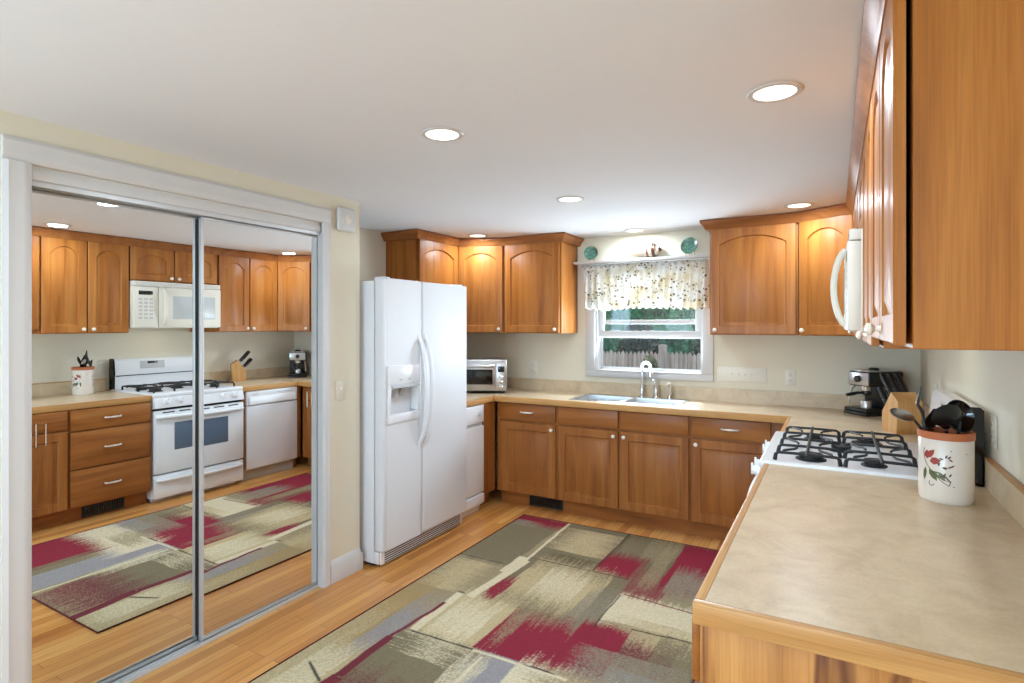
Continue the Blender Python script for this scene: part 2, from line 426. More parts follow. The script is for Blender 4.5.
def fronts(t, items, wv, wh, yoff=-.022):
    for it in items:
        m = MB()
        if it['k'] == 'door':
            front_panel(m, it['x0'], it['x1'], it['z0'], it['z1'], yoff, it.get('rise',0), it.get('st',.058))
            d = m.build('door', wv, t)
            if 'knob' in it: knob_mesh((it['knob'][0], yoff, it['knob'][1])).build('knob', 'porcelain', d)
        else:
            m.box(it['x0'], yoff, it['z0'], it['x1'], yoff+.02, it['z1'], .005)
            d = m.build('drawer' if it['k'] == 'drawer' else 'false_front', wh, t)
            if it.get('pull'):
                c = ((it['x0']+it['x1'])/2, yoff, (it['z0']+it['z1'])/2)
                p = pull_mesh(c).build('pull', 'nickel', d)
def upper(label, loc, rotz, w, z0, z1, depth, doors, knobs, arch=.06, group='upper oak cabinets', bw=True, end_mat='oak_v'):
    """doors: list of (x0,x1); knobs: 'L'/'R' per door"""
    t = thing('wall_cabinet', label, 'cabinet', (loc[0],loc[1],z0), rotz, group)
    h = z1-z0; m = MB()
    m.box(0,0.009,0, w,depth,h, .0015,1); m.build('body', end_mat, t)
    its = []
    for (a, b), k in zip(doors, knobs):
        kx = a+.03 if k == 'L' else b-.03
        its.append(dict(k='door', x0=a, x1=b, z0=.006, z1=h-.012, rise=arch, knob=(kx, .035)))
    fronts(t, its, 'oak_v', 'oak_h', yoff=-.021)
    return t
UZ0, UZ1, UD = 1.43, 2.20, .35
upper('oak wall cabinet with one arched door, on the back wall left of the window', (-2.503,4.30), 0, .538, UZ0, UZ1, .348, [(.010,.526)], ['R'], arch=.055)
upper('oak wall cabinet with one arched door, on the back wall right of the window', (-.79,4.30), 0, .575, UZ0, UZ1, .348, [(.012,.562)], ['L'], arch=.055)
XF = .116
upper('two door oak wall cabinet nearest the camera, its plain end filling the upper right corner', (XF,2.02), -PI/2, .74, 1.456, UZ1, XW-XF-.002, [(.006,.363),(.373,.734)], ['R','L'])
upper('two door oak wall cabinet just before the microwave, seen best in the closet mirror', (XF,2.66), -PI/2, .638, UZ0, UZ1, XW-XF-.002, [(.006,.314),(.324,.632)], ['R','L'])
upper('short oak wall cabinet with two low arched doors above the microwave', (XF,3.425), -PI/2, .763, 1.890, UZ1, XW-XF-.002, [(.006,.376),(.386,.757)], ['R','L'], arch=.05)
upper('two door oak wall cabinet between the microwave and the corner, above the dishwasher', (XF,4.115), -PI/2, .688, UZ0, UZ1, XW-XF-.002, [(.010,.337),(.347,.678)], ['R','L'])
upper('oak wall cabinet over the fridge, its plain end panel facing the closet', (-2.895,3.585), PI/2, .555, UZ0, UZ1, .323, [(.012,.545)], ['R'])
def corner(label, a, b, poly, knob):
    a = Vector(a); b = Vector(b); d = b-a; ang = math.atan2(d.y, d.x); L = d.length
    t = thing('corner_cabinet', label, 'cabinet', (a.x,a.y,UZ0), ang, 'upper oak cabinets')
    R = Matrix.Rotation(-ang, 2); pl = []
    for p in poly:
        q = R @ (Vector(p)-a); pl.append((q.x, max(q.y, .009)))
    MB().prism(pl, 0, UZ1-UZ0).build('body','oak_v',t)
    fronts(t, [dict(k='door', x0=.012, x1=L-.012, z0=.006, z1=UZ1-UZ0-.012, rise=.055, knob=((L-.045) if knob == 'R' else .045, .035))], 'oak_v','oak_h', yoff=-.021)
e = .002
corner('diagonal oak corner cabinet with one arched door above the toaster oven', (-2.893,4.142), (-2.505,4.298), [(-2.893,4.142),(-2.505,4.298),(-2.505,YB-e),(XA+e,YB-e),(XA+e,4.142)], 'R')
corner('diagonal oak corner cabinet with one arched door above the coffee machine', (-.213,4.298), (.114,4.117), [(-.213,4.298),(.114,4.117),(XW-e,4.117),(XW-e,YB-e),(-.213,YB-e)], 'L')
cprof = [(0,2.186),(.024,2.186),(.030,2.196),(.034,2.206),(.050,2.226),(.058,2.234),(.058,2.252),(0,2.252)]
def crown(label, path):
    m = MB(); m.sweep(path, cprof); c = path[len(path)//2]
    o = m.build('crown_molding','crown',None,(c[0],c[1],2.186)); tag(o, label, 'molding', 'oak crown mouldings')
crown('oak crown moulding along the tops of the cabinets left of the window', [(XA+e,3.585),(-2.895,3.585),(-2.895,4.14),(-2.503,4.30),(-1.965,4.30),(-1.965,YB-e)])
crown('oak crown moulding along the cabinets right of the window and the right wall', [(-.79,YB-e),(-.79,4.30),(-.215,4.30),(XF,4.115),(XF,1.28),(XW-e,1.28)])

# base cabinets
def base(label, loc, rotz, w, depth, items, body_mat='oak_shaded_v', toe=True, group='oak base cabinets', hollow=False):
    t = thing('base_cabinet', label, 'cabinet', (loc[0],loc[1],0), rotz, group)
    m = MB()
    if hollow:
        m.box(0,0,.1335, .018,depth,.862); m.box(w-.018,0,.1335, w,depth,.862); m.box(0,0,.115, w,depth,.133); m.box(.0185,0,.1335, w-.0185,.018,.862)
    else: m.box(0,0,.115, w,depth,.862, .001,1)
    m.build('body', body_mat, t)
    if toe: MB().box(.0,.07,.0, w,depth,.1145).build('toe_kick','oak_shaded_h',t)
    fronts(t, items, 'oak_shaded_v', 'oak_shaded_h'); return t
D0, D1, R0, R1 = .125, .705, .722, .858
YF = 4.125
base('oak base cabinet with drawer and door left of the sink, beside the compactor', (-2.47,YF), 0, .557, .522,
     [dict(k='drawer', x0=.034, x1=.545, z0=R0, z1=R1, pull=True), dict(k='door', x0=.034, x1=.545, z0=D0, z1=D1, knob=(.515,.668))])
base('oak corner filler between the compactor and the drawer cabinet left of the sink', (-2.492,3.932), PI/2, .188, .62, [])
base('oak sink base cabinet with two doors under the window', (-1.911,YF), 0, 1.026, .522,
     [dict(k='false', x0=.010, x1=.500, z0=R0, z1=R1), dict(k='false', x0=.520, x1=1.016, z0=R0, z1=R1),
      dict(k='door', x0=.010, x1=.500, z0=D0, z1=D1, knob=(.470,.668)), dict(k='door', x0=.520, x1=1.016, z0=D0, z1=D1, knob=(.550,.668))], hollow=True)
base('oak base cabinet with drawer and door right of the sink, by the inner corner', (-.883,YF), 0, .60, .522,
     [dict(k='drawer', x0=.010, x1=.515, z0=R0, z1=R1, pull=True), dict(k='door', x0=.010, x1=.515, z0=D0, z1=D1, knob=(.040,.668))])
XB = -.252
base('narrow oak filler cabinet between the dishwasher and the inner corner', (XB,4.120), -PI/2, .05, .74, [])
base('slim oak filler between the white range and the dishwasher', (XB,3.473), -PI/2, .035, .74, [])
base('oak bank of three drawers beside the white range', (XB,2.652), -PI/2, .590, .74,
     [dict(k='drawer', x0=.008, x1=.582, z0=.700, z1=.855, pull=True), dict(k='drawer', x0=.008, x1=.582, z0=.412, z1=.690, pull=True), dict(k='drawer', x0=.008, x1=.582, z0=.125, z1=.402, pull=True)])
tb = base('oak base cabinet at the open end of the counter, knotty end panel facing the camera', (XB,2.060), -PI/2, .783, .74,
     [dict(k='drawer', x0=.008, x1=.382, z0=R0, z1=R1), dict(k='drawer', x0=.394, x1=.775, z0=R0, z1=R1), dict(k='door', x0=.008, x1=.382, z0=D0, z1=D1), dict(k='door', x0=.394, x1=.775, z0=D0, z1=D1)])
MB().box(.7835,.0,.0, .793,.745,.862,.001).build('end_panel','knotty',tb)
# toe-kick registers
def register(label, c, rotz):
    t = thing('floor_register', label, 'vent', (c[0],c[1],.012), rotz, 'dark toe-kick vents')
    m = MB()
    for b in ((-.15,0,.15,.010),(-.15,.078,.15,.088),(-.15,0,-.138,.088),(.138,0,.15,.088)): m.box(b[0],-.008,b[1], b[2],0,b[3],.001)
    m.build('frame','rubber',t)
    m = MB()
    for k in range(15): m.box(-.131+k*.018,-.005,.010, -.122+k*.018,-.001,.078)
    m.build('louvre','black',t)
    MB().box(-.138,-.001,.010, .138,0,.078).build('backing','gloss_black',t)
register('dark vent grille in the toe kick under the sink side cabinets', (-2.05,YF+.069), 0)
register('dark vent grille in the toe kick below the bank of drawers', (XB+.069,2.33), -PI/2)

# ------------------------------------------------------------------ countertops
def edging(m, x0, y0, x1, y1): m.box(x0,y0,CT-.046, x1,y1,CT+.0008,.004)
BS = 1.012
SX0, SX1, SY0, SY1 = -1.84, -.985, 4.165, 4.60     # sink cut-out
YC = 4.075; XC = -.265; XCL = -2.475
t = thing('countertop', 'beige laminate countertop running from the compactor past the sink to the range', 'countertop', (-1.4,4.4,CT-.04))
W = (-1.4,4.4,CT-.04); m = MB(); z0, z1 = CT-.042, CT
m.box(XA+e,3.59,z0, XCL-.022,YB-e,z1); m.box(XCL-.022,YC+.022,z0, SX0+.012,YB-e,z1)
m.box(SX0+.012,YC+.022,z0, SX1-.012,SY0+.012,z1); m.box(SX0+.012,SY1-.012,z0, SX1-.012,YB-e,z1)
m.box(SX1-.012,YC+.022,z0, XC+.022,YB-e,z1); m.box(XC+.022,3.438,z0, XW-e,YB-e,z1)
m.build('worktop','laminate',t,W)
m = MB(); m.box(XA+e,YB-.022,CT, XW-e,YB-e,BS); m.box(XW-.022,3.44,CT, XW-e,YB-.022,BS); m.box(XA+e,3.59,CT, XA+.022,YB-.022,BS)
m.build('backsplash','laminate',t,W)
for a, b, c_ in ((XCL-.022,3.59,YC-.0005),(XC,3.438,YC-.0005)):
    m = MB(); edging(m, a,b, a+.022,c_); m.build('side_edging','oak_hy',t,W)
m = MB(); edging(m, XCL-.022,YC, XC+.022,YC+.022); m.build('front_edging','oak_hx',t,W)
t = thing('countertop', 'beige laminate counter with oak edging in the foreground, holding the utensil crock', 'countertop', (.1,1.9,CT-.04))
W = (.1,1.9,CT-.04); YN = 1.248
MB().box(XC+.022,YN+.022,z0, XW-e,2.655,z1).build('worktop','laminate',t,W)
MB().box(XW-.022,YN,CT, XW-e,2.655,BS).build('backsplash','laminate',t,W)
m = MB(); m.box(XW-.026,YN,BS, XW-e,2.655,BS+.006,.002); m.build('backsplash_cap','oak_hy',t,W)
m = MB(); edging(m, XC,YN+.0225, XC+.022,2.655); m.build('side_edging','oak_hy',t,W)
m = MB(); edging(m, XC,YN, XW-e,YN+.022); m.build('front_edging','oak_hx',t,W)

# ------------------------------------------------------------------ sink and taps
t = thing('kitchen_sink', 'stainless steel double bowl sink under the window', 'sink', ((SX0+SX1)/2,(SY0+SY1)/2,CT))
W = ((SX0+SX1)/2,(SY0+SY1)/2,CT)
m = MB(); zr = CT+.005; bowls = [(SX0+.03,SX0+.405),(SX0+.435,SX1-.03)]; yb0, yb1 = SY0+.03, SY1-.085
m.box(SX0,SY0,CT, SX1,yb0,zr,.002); m.box(SX0,yb1,CT, SX1,SY1,zr,.002)
for a, b in ((SX0,bowls[0][0]),(bowls[0][1],bowls[1][0]),(bowls[1][1],SX1)): m.box(a,yb0,CT, b,yb1,zr,.002)
m.build('rim','steel',t,W)
for a, b in bowls:
    m = MB(); d = CT-.17
    top = m.ring([(a,yb0,CT+.004),(b,yb0,CT+.004),(b,yb1,CT+.004),(a,yb1,CT+.004)]); bot = m.ring([(a+.02,yb0+.02,d),(b-.02,yb0+.02,d),(b-.02,yb1-.02,d),(a+.02,yb1-.02,d)])
    m.bridge(top,bot); m.face(bot); o = m.build('bowl','steel',t,W)
    cx, cy = (a+b)/2, (yb0+yb1)/2
    MB().lathe([(.045,d+.001),(.04,d+.004),(.02,d+.002),(0,d+.002)],(cx,cy,0),16).build('drain','chrome',o,W)
FY = 4.565; zr = CT+.005
t = thing('faucet', 'chrome gooseneck tap at the back of the sink', 'faucet', (-1.365,FY,zr)); W = (-1.365,FY,zr); m = MB()
m.lathe([(.024,zr),(.024,zr+.008),(.016,zr+.02),(.018,zr+.06),(.012,zr+.085),(.010,zr+.10)],(-1.365,FY,0),16); m.build('base','chrome',t,W)
pth = [(-1.365,FY,zr+.09),(-1.363,FY-.002,zr+.20)]+[(-1.365+.050-.050*math.cos(a),FY-.05+.05*math.cos(a),zr+.235+.05*math.sin(a)) for a in np.linspace(.0,2.6,9)]
pth += [(-1.268,FY-.1,zr+.215)]
MB().tube(pth, .009, 10).build('spout','chrome',t,W)
MB().cyl((-1.268,FY-.1,zr+.235),(-1.266,FY-.101,zr+.18),.016,.018).build('nozzle','chrome',t,W)
t = thing('faucet_control', 'chrome single lever control beside the gooseneck tap', 'faucet', (-1.250,FY,zr)); W = (-1.250,FY,zr)
MB().lathe([(.028,zr),(.028,zr+.01),(.020,zr+.022),(.021,zr+.07),(.016,zr+.085),(.012,zr+.095)],(-1.250,FY,0),16).build('base','chrome',t,W)
MB().tube([(-1.250,FY,zr+.09),(-1.255,FY-.01,zr+.12),(-1.265,FY-.03,zr+.148)],[.012,.009,.007]).build('lever','chrome',t,W)
t = thing('sink_sprayer', 'pale pull-out spray head right of the tap lever', 'sprayer', (-1.140,FY,zr)); W = (-1.140,FY,zr)
MB().lathe([(.022,zr),(.022,zr+.01),(.014,zr+.03)],(-1.140,FY,0),16).build('holder','chrome',t,W)
MB().tube([(-1.140,FY,zr+.025),(-1.140,FY,zr+.085),(-1.142,FY-.012,zr+.115),(-1.148,FY-.03,zr+.122)],[.010,.013,.016,.012]).build('head','porcelain',t,W)

# ------------------------------------------------------------------ window
m = MB(); yi = YB
cw = .082
for a, b, c_, d in ((WX0-cw,WZ0+.0005,WX0,WZ1+.05),(WX1,WZ0+.0005,WX1+cw,WZ1+.05),(WX0+.0005,WZ1,WX1-.0005,WZ1+.05),(WX0-cw,WZ0-.052,WX1+cw,WZ0)):
    m.box(a,yi-.02,b, c_,yi,d,.004)
m.box(WX0+.0006,yi-.024,WZ0+.0006, WX1-.0006,yi+.11,WZ0+.008,.003)
for a, b, c_, d in ((WX0,WZ0+.009,WX0+.017,WZ1-.018),(WX1-.017,WZ0+.009,WX1,WZ1-.018),(WX0,WZ1-.0175,WX1,WZ1)): m.box(a,yi+.001,b, c_,yi+.12,d)
wf = struct(m.build('window_1','white_paint'))
def sash(y0, z0, z1, fr, br_):
    m = MB(); a, b = WX0+.018, WX1-.018
    m.box(a,y0,z0+br_+.0004, a+fr,y0+.03,z1-.0354,.002); m.box(b-fr,y0,z0+br_+.0004, b,y0+.03,z1-.0354,.002); m.box(a,y0,z0, b,y0+.03,z0+br_,.003); m.box(a,y0,z1-.035, b,y0+.03,z1,.003)
    s_ = m.build('sash','white_paint',wf)
    MB().box(a+fr-.004,y0+.013,z0+br_-.004, b-fr+.004,y0+.017,z1-.031).build('pane','glass',s_)
sash(yi+.028, 1.392, 1.86, .045, .058)
sash(yi+.062, 1.508, 1.962, .04, .035)
m = MB(); a, b = WX0+.018, WX1-.018
for q in ((a,WZ0+.0285,a+.014,1.5075),(b-.014,WZ0+.0285,b,1.5075),(a,WZ0+.010,b,WZ0+.028),(a,1.508,b,1.52)): m.box(q[0],yi+.098,q[1], q[2],yi+.108,q[3])
s_ = m.build('screen_frame','alum',wf)
MB().box(a+.012,yi+.1025,WZ0+.018, b-.012,yi+.1035,1.51).build('screen','screen',s_)

# shelf above the window
t = thing('wall_shelf', 'white shelf above the window holding two teal plates and a seashell', 'shelf', (-1.39,YB-.06,2.02)); W = (-1.39,YB-.06,2.02)
MB().box(-1.955,YB-.125,2.018, -.80,YB-e,2.040,.005).build('board','white_paint',t,W)
for x in (-1.90,-.842):
    MB().prism([(YB-e,2.018),(YB-.105,2.018),(YB-.10,2.0),(YB-.07,1.985),(YB-.045,1.955),(YB-.035,1.90),(YB-.02,1.875),(YB-e,1.87)], x-.010, x+.010, 'x').build('bracket','white_paint',t,W)
m = MB(); m.cyl((-1.88,YB-.055,1.985),(-.855,YB-.055,1.985),.009); tag(m.build('curtain_rod','white_paint',None,(-1.37,YB-.055,1.985)), 'white rod threaded through the window valance, under the shelf', 'rod')
# valance
m = MB(); nx, nz = 220, 16; rows = []
for j in range(nz+1):
    v = j/nz; row = []
    for i in range(nx+1):
        u = i/nx; x = -1.885+1.035*u
        amp = .010+.020*v
        y = YB-.062+amp*math.sin(2*PI*(19*u+.25*math.sin(7*u+2*v)))+.004*math.sin(61*u+5*v)
        z = 2.008-.372*v-.010*v*math.sin(2*PI*19*u+1.2)-.008*v*math.sin(9*u)+.004*math.sin(2*PI*19*u)*(v < .02)
        row.append(m.bm.verts.new((x,y,z)))
    rows.append(row)
for j in range(nz):
    for i in range(nx): m.face((rows[j][i],rows[j][i+1],rows[j+1][i+1],rows[j+1][i]))
o = m.build('valance','valance',None,(-1.37,YB-.06,1.82)); tag(o, 'gathered white valance with small brown and green print over the window', 'curtain')
sm = o.modifiers.new('thickness','SOLIDIFY'); sm.thickness = .0015
# ornaments
def plate(label, x, r, yaw):
    t = thing('display_plate', label, 'plate', (x,YB-.07,2.040), yaw, 'teal plates on the window shelf')
    R = Matrix.Rotation(PI/2-.25, 3, 'X')
    MB().lathe([(0,.008),(r*.5,.008),(r*.7,.012),(r,.024),(r,.028),(r*.7,.017),(r*.5,.013),(0,.013)], (0,0,r+.006), 32, R).build('dish','teal',t)
    m = MB()
    for s_ in (-1,1):
        m.tube([(s_*.022,-.045,.003),(s_*.022,-.035,.003),(s_*.022,.03,.003),(s_*.018,.042,.05),(s_*.012,.045,.08)], .0018, 6)
        m.tube([(s_*.022,-.03,.003),(s_*.022,-.04,.022)], .0018, 6)
    m.tube([(-.022,.03,.003),(.022,.03,.003)], .0018, 6); m.build('wire_stand','brass',t)
plate('round teal plate on a wire stand, at the left end of the window shelf', -1.81, .060, .2)
plate('round teal plate on a wire stand, near the right end of the window shelf', -.985, .067, -.15)
t = thing('seashell', 'cream and brown banded seashell lying in the middle of the window shelf', 'seashell', (-1.315,YB-.068,2.040))
t.scale = (1.38,)*3
Rx = Matrix.Rotation(PI/2, 3, 'Y')
MB().lathe([(0,-.055),(.02,-.052),(.034,-.040),(.042,-.022),(.040,-.012),(.046,.0),(.044,.010),(.036,.016),(.038,.022),(.030,.032),(.022,.036),(.023,.042),(.014,.050),(.008,.056),(0,.066)], (.015,0,.048), 22, Rx).build('whorl','shell',t)
m = MB(); m.tube([(-.02,0,.045),(-.07,-.006,.038),(-.12,-.008,.026),(-.17,-.004,.020)], [.040,.030,.016,.008], 14, .8)
m.build('body_whorl','shell_cream',t)
m = MB()
for a, dz in ((-.2,.028),(0,.0),(.25,-.016)): m.tube([(-.14,-.005,.024),(-.17,-.008,.028+dz*.6),(-.195,-.01,.030+dz)], [.006,.005,.003], 6)
m.build('siphon','shell_cream',t)

# ------------------------------------------------------------------ wall plates
def wallplate(label, c, nrm, gangs, kind, cat):
    rz = {'-y':0, '-x':-PI/2, '+x':PI/2}[nrm]
    t = thing('switch_plate' if kind == 's' else 'outlet', label, cat, c, rz, None)
    w = .035+.0475*(gangs-1)
    MB().box(-w,-.006,-.057, w,-.0005,.057,.003).build('cover_plate','bisque',t)
    for g in range(gangs):
        x = (g-(gangs-1)/2)*.0475*2/2*1.0
        if kind == 's': MB().box(x-.005,-.016,-.004, x+.005,-.005,.016,.002).build('toggle','bisque',t)
        else:
            for dz in (-.021,.021):
                m = MB(); m.lathe([(.0165,0),(.0165,.003),(.015,.004),(0,.004)], (x,-.0055,dz), 18, Matrix.Rotation(PI/2,3,'X')); o = m.build('socket','bisque',t)
                m = MB()
                for sx in (-.006,.006): m.box(x+sx-.0012,-.0102,dz-.001, x+sx+.0012,-.0094,dz+.008)
                m.build('slot','rubber',o)
wallplate('four gang cream switch plate right of the window', (-.62,YB,1.12), '-y', 4, 's', 'light switch')
wallplate('cream outlet on the back wall near the coffee machine', (-.285,YB,1.115), '-y', 1, 'o', 'outlet')
wallplate('cream outlet on the back wall between the toaster oven and the window', (-2.40,YB,1.115), '-y', 1, 'o', 'outlet')
wallplate('cream light switch on the wall between the mirror doors and the fridge', (XL,2.445,1.115), '+x', 1, 's', 'light switch')
wallplate('cream outlet on the right wall behind the utensil crock', (XW,2.622,1.120), '-x', 1, 'o', 'outlet')
wallplate('cream outlet on the right wall above the dishwasher, beyond the knife block', (XW,3.98,1.115), '-x', 1, 'o', 'outlet')
t = thing('wall_alarm', 'white rounded alarm box high on the wall beside the closet', 'alarm', (XL,2.475,2.125), PI/2)
m = MB(); m.box(-.068,-.034,-.070, .068,-.0005,.070,.024,4); m.build('housing','white_paint',t)
MB().lathe([(.026,0),(.026,.003),(.022,.006),(0,.007)], (0,-.033,0), 24, Matrix.Rotation(PI/2,3,'X')).build('sensor','bisque',t)

# ------------------------------------------------------------------ recessed lights
names = {(-.17,2.03):'recessed ceiling light nearest the right wall cabinets, largest in view', (-1.35,1.83):'recessed ceiling light left of the largest one, nearest the mirror doors',
 (-1.38,3.15):'recessed ceiling light in the middle of the room, halfway to the sink', (-.197,4.02):'recessed ceiling light by the corner cabinet above the coffee machine',
 (-1.383,4.44):'recessed ceiling light just above the sink window', (-2.62,4.05):'recessed ceiling light by the corner cabinet above the toaster oven'}
proto = None
for (x, y), lb in names.items():
    if proto is None:
        t = thing('recessed_light', lb, 'ceiling light', (x,y,ZC), 0, 'recessed ceiling lights')
        MB().lathe([(.062,-.001),(.066,-.006),(.080,-.006),(.086,-.001)], (0,0,0), 40).build('trim_ring','white_paint',t)
        MB().lathe([(.064,-.0045),(.064,-.0015),(0,-.0015)], (0,0,0), 32).build('lens','lens',t)
        proto = t
    else:
        t = copy_tree(proto); t.location = (x,y,ZC); t['label'] = lb

# ------------------------------------------------------------------ fridge
fx = -2.43
t = thing('refrigerator', 'white side by side refrigerator with an ice dispenser, next to the closet wall', 'refrigerator', (-2.8,3.105,0)); W = (-2.8,3.105,0)
FY0, FY1, FS = 2.648, 3.565, 3.030
m = MB(); m.box(-3.17,FY0+.004,.025, -2.478,FY1-.004,1.775,.006); m.box(-2.4775,FY0+.006,.025, -2.44,FY1-.006,.10,.003); m.build('body','appliance_tex',t,W)
for yy in (FY0+.03,FY1-.09): MB().box(-2.56,yy,0, -2.50,yy+.05,.025).build('foot','rubber',t,W)
m = MB(); m.box(-2.445,FY0+.02,.018, -2.432,FY1-.02,.098,.004)
g = m.build('grille','appliance',t,W)
m = MB()
for k in range(5): m.box(-2.4325,FY0+.05,.026+k*.014, -2.4295,FY1-.05,.031+k*.014)
m.build('grille_slot','rubber',g,W)
for a in (FY0+.03, FY1-.09): MB().box(-2.50,a,1.7755, -2.42,a+.06,1.80,.006).build('hinge_cover','appliance_tex',t,W)
DX0, DX1 = -2.470, -2.400
dy0, dy1, dz0, dz1 = 2.690, 2.995, .885, 1.245
fd = MB()
fd.box(DX0,FY0,.108, DX1,dy0,1.79,.012,3); fd.box(DX0,dy1,.108, DX1,FS-.004,1.79,.010,3)
fd.box(DX0+.001,dy0-.006,.1085, DX1,dy1+.006,dz0,.0); fd.box(DX0+.001,dy0-.006,dz1, DX1,dy1+.006,1.7895,.0); fd.box(DX0+.002,dy0-.006,dz0+.0002, DX0+.012,dy1+.006,dz1-.0002)
fdo = fd.build('freezer_door','appliance_tex',t,W)
rdo = MB().box(DX0,FS+.004,.108, DX1,FY1,1.79,.012,3).build('fridge_door','appliance_tex',t,W)
# dispenser bezel
m = MB(); b = .022; x1 = DX1+.012
m.box(DX0+.014,dy0,dz0+.0555, x1-.001,dy0+b,1.1245,.003); m.box(DX0+.014,dy1-b,dz0+.0555, x1-.001,dy1,1.1245,.003); m.box(DX0+.012,dy0,dz0, x1,dy1,dz0+.055,.006); m.box(DX0+.012,dy0,1.125, x1,dy1,dz1,.006)
disp = m.build('dispenser','appliance',fdo,W)
m = MB(); m.prism([(DX1+.010,1.128),(DX1+.030,1.115),(DX1+.030,1.105),(DX0+.02,1.09),(DX0+.02,1.128)], dy0+b, dy1-b, 'y')
for q in (2.80,2.885): m.box(DX0+.02,q-.022,1.02, DX0+.035,q+.022,1.10,.004, R=Matrix.Rotation(.35,3,'Y'), rc=(DX0+.02,q,1.10))
for q in (2.80,2.885): m.box(x1,q-.010,1.150, x1+.003,q+.010,1.158)
m.build('dispenser_paddle','grey_plastic',fdo,W)
def handle(y, par):
    pts = []; N = 16
    for k in range(N+1):
        u = k/N; z = .72+.69*u; bow = math.sin(PI*u)**.6
        pts.append((DX1+.004+.058*bow, y+(.0)*bow, z))
    MB().tube([(DX1-.004,y,.69)]+pts+[(DX1-.004,y,1.44)], [.012]+[.016]*(N+1)+[.012], 12, .75).build('handle','appliance',par,W)
handle(3.000, fdo); handle(3.062, rdo)

# ------------------------------------------------------------------ trash compactor
t = thing('trash_compactor', 'white under-counter trash compactor beside the refrigerator', 'appliance', (-2.8,3.85,0)); W = (-2.8,3.85,0)
cy0, cy1 = 3.60, 3.925
m = MB(); m.box(-3.15,cy0,.02, -2.515,cy1,.862,.004); m.box(-2.56,cy0+.01,0, -2.52,cy1-.01,.05); m.build('body','appliance',t,W)
MB().box(-2.518,cy0,.155, -2.478,cy1,.69,.006).build('drawer_front','appliance',t,W)
m = MB(); m.box(-2.518,cy0,.715, -2.478,cy1,.858,.008); c = m.build('control_panel','appliance',t,W)
MB().lathe([(.016,0),(.014,.012),(0,.013)], (-2.478,cy1-.08,.79), 16, Matrix.Rotation(PI/2,3,'Y')).build('knob','grey_plastic',c,W)
m = MB(); m.box(-2.52,cy0,.06, -2.470,cy1,.145,.012); m.build('foot_pedal','appliance',t,W)
MB().box(-2.515,cy0+.01,.69, -2.49,cy1-.01,.716).build('handle_recess','grey_plastic',t,W)

# ------------------------------------------------------------------ range
RY0, RY1 = 2.662, 3.430
t = thing('range', 'white gas range with black grates between the counters', 'stove', (.1,3.046,0)); W = (.1,3.046,0)
m = MB(); m.box(-.245,RY0,.03, XW-.02,RY1,.885,.003); m.box(-.21,RY0+.03,0, .42,RY1-.03,.03); m.build('body','appliance',t,W)
m = MB(); m.box(-.285,RY0-.006,.885, .42,RY1+.004,.922,.012,3); m.build('cooktop','appliance',t,W)
m = MB(); m.prism([(-.245,.79),(-.305,.80),(-.300,.83),(-.280,.886),(-.245,.886)], RY0,RY1,'y'); cp_ = m.build('control_panel','appliance',t,W)
ang = math.atan2(.056,.02); 
for yy in (2.76,2.88,3.225,3.345):
    Rk = Matrix.Rotation(-PI/2+.33,3,'Y')
    m = MB(); m.lathe([(.030,0),(.030,.006),(.022,.008),(.020,.028),(.017,.032),(0,.033)], (-.292,yy,.848), 20, Rk); m.box(-.328,yy-.005,.832, -.318,yy+.005,.884,.003)
    m.build('knob','appliance',cp_,W)
m = MB(); m.box(-.262,RY0+.004,.776, -.245,RY1-.004,.792); m.build('vent_gap','rubber',t,W)
m = MB(); m.box(-.300,RY0+.002,.245, -.247,RY1-.002,.775,.008); dr = m.build('oven_door','appliance',t,W)
m = MB(); m.box(-.303,RY0+.16,.43, -.299,RY1-.16,.665,.0015); m.build('oven_window','dark_glass',dr,W)
m = MB(); pts = [(-.298,RY0+.02,.722)]+[(-.318-.022*math.sin(PI*k/14)**.5,RY0+.03+(RY1-RY0-.06)*k/14,.722) for k in range(15)]+[(-.298,RY1-.02,.722)]
m.tube(pts,.017,12,1.0); m.build('handle','appliance',dr,W)
m = MB()
for a, b in ((.06,.16),(.20,.30),(.34,.43),(.47,.57),(.61,.71)): m.box(-.3012,RY0+a,.754, -.2995,RY0+b,.764)
m.build('vent_slot','rubber',dr,W)
m = MB(); m.box(-.298,RY0+.002,.04, -.247,RY1-.002,.232,.008); sd = m.build('storage_drawer','appliance',t,W)
m = MB(); m.tube([(-.296,RY0+.02,.19)]+[(-.306-.020*math.sin(PI*k/12)**.6,RY0+.03+(RY1-RY0-.06)*k/12,.19) for k in range(13)]+[(-.296,RY1-.02,.19)],.016,10); m.build('handle','appliance',sd,W)
# backguard
by0, by1 = RY0+.012, RY1-.02
m = MB(); m.prism([(.400,.915),(.392,.95),(.404,1.03),(.395,1.05),(.410,1.175),(.425,1.19),(.47,1.19),(.474,.915)], by0+.012,by1,'y'); bgd = m.build('backguard','appliance',t,W)
m = MB(); m.prism([(.402,.915),(.398,1.04),(.392,1.06),(.406,1.180),(.422,1.196),(.465,1.196),(.476,1.185),(.476,.915)], by0,by0+.012,'y'); m.build('side_cap','gloss_black',bgd,W)
m = MB(); m.box(.3985,by0+.02,1.034, .403,by1-.01,1.044); m.build('gap','rubber',bgd,W)
Rb = Matrix.Rotation(math.atan2(.015,.125),3,'Y')
m = MB(); m.box(.3995,2.90,1.095, .4035,3.12,1.165,.001,R=Rb); kp = m.build('keypad','grey_plastic',bgd,W)
m = MB(); m.box(.3985,2.965,1.140, .4025,3.055,1.160,.001,R=Rb); m.build('clock','display',kp,W)
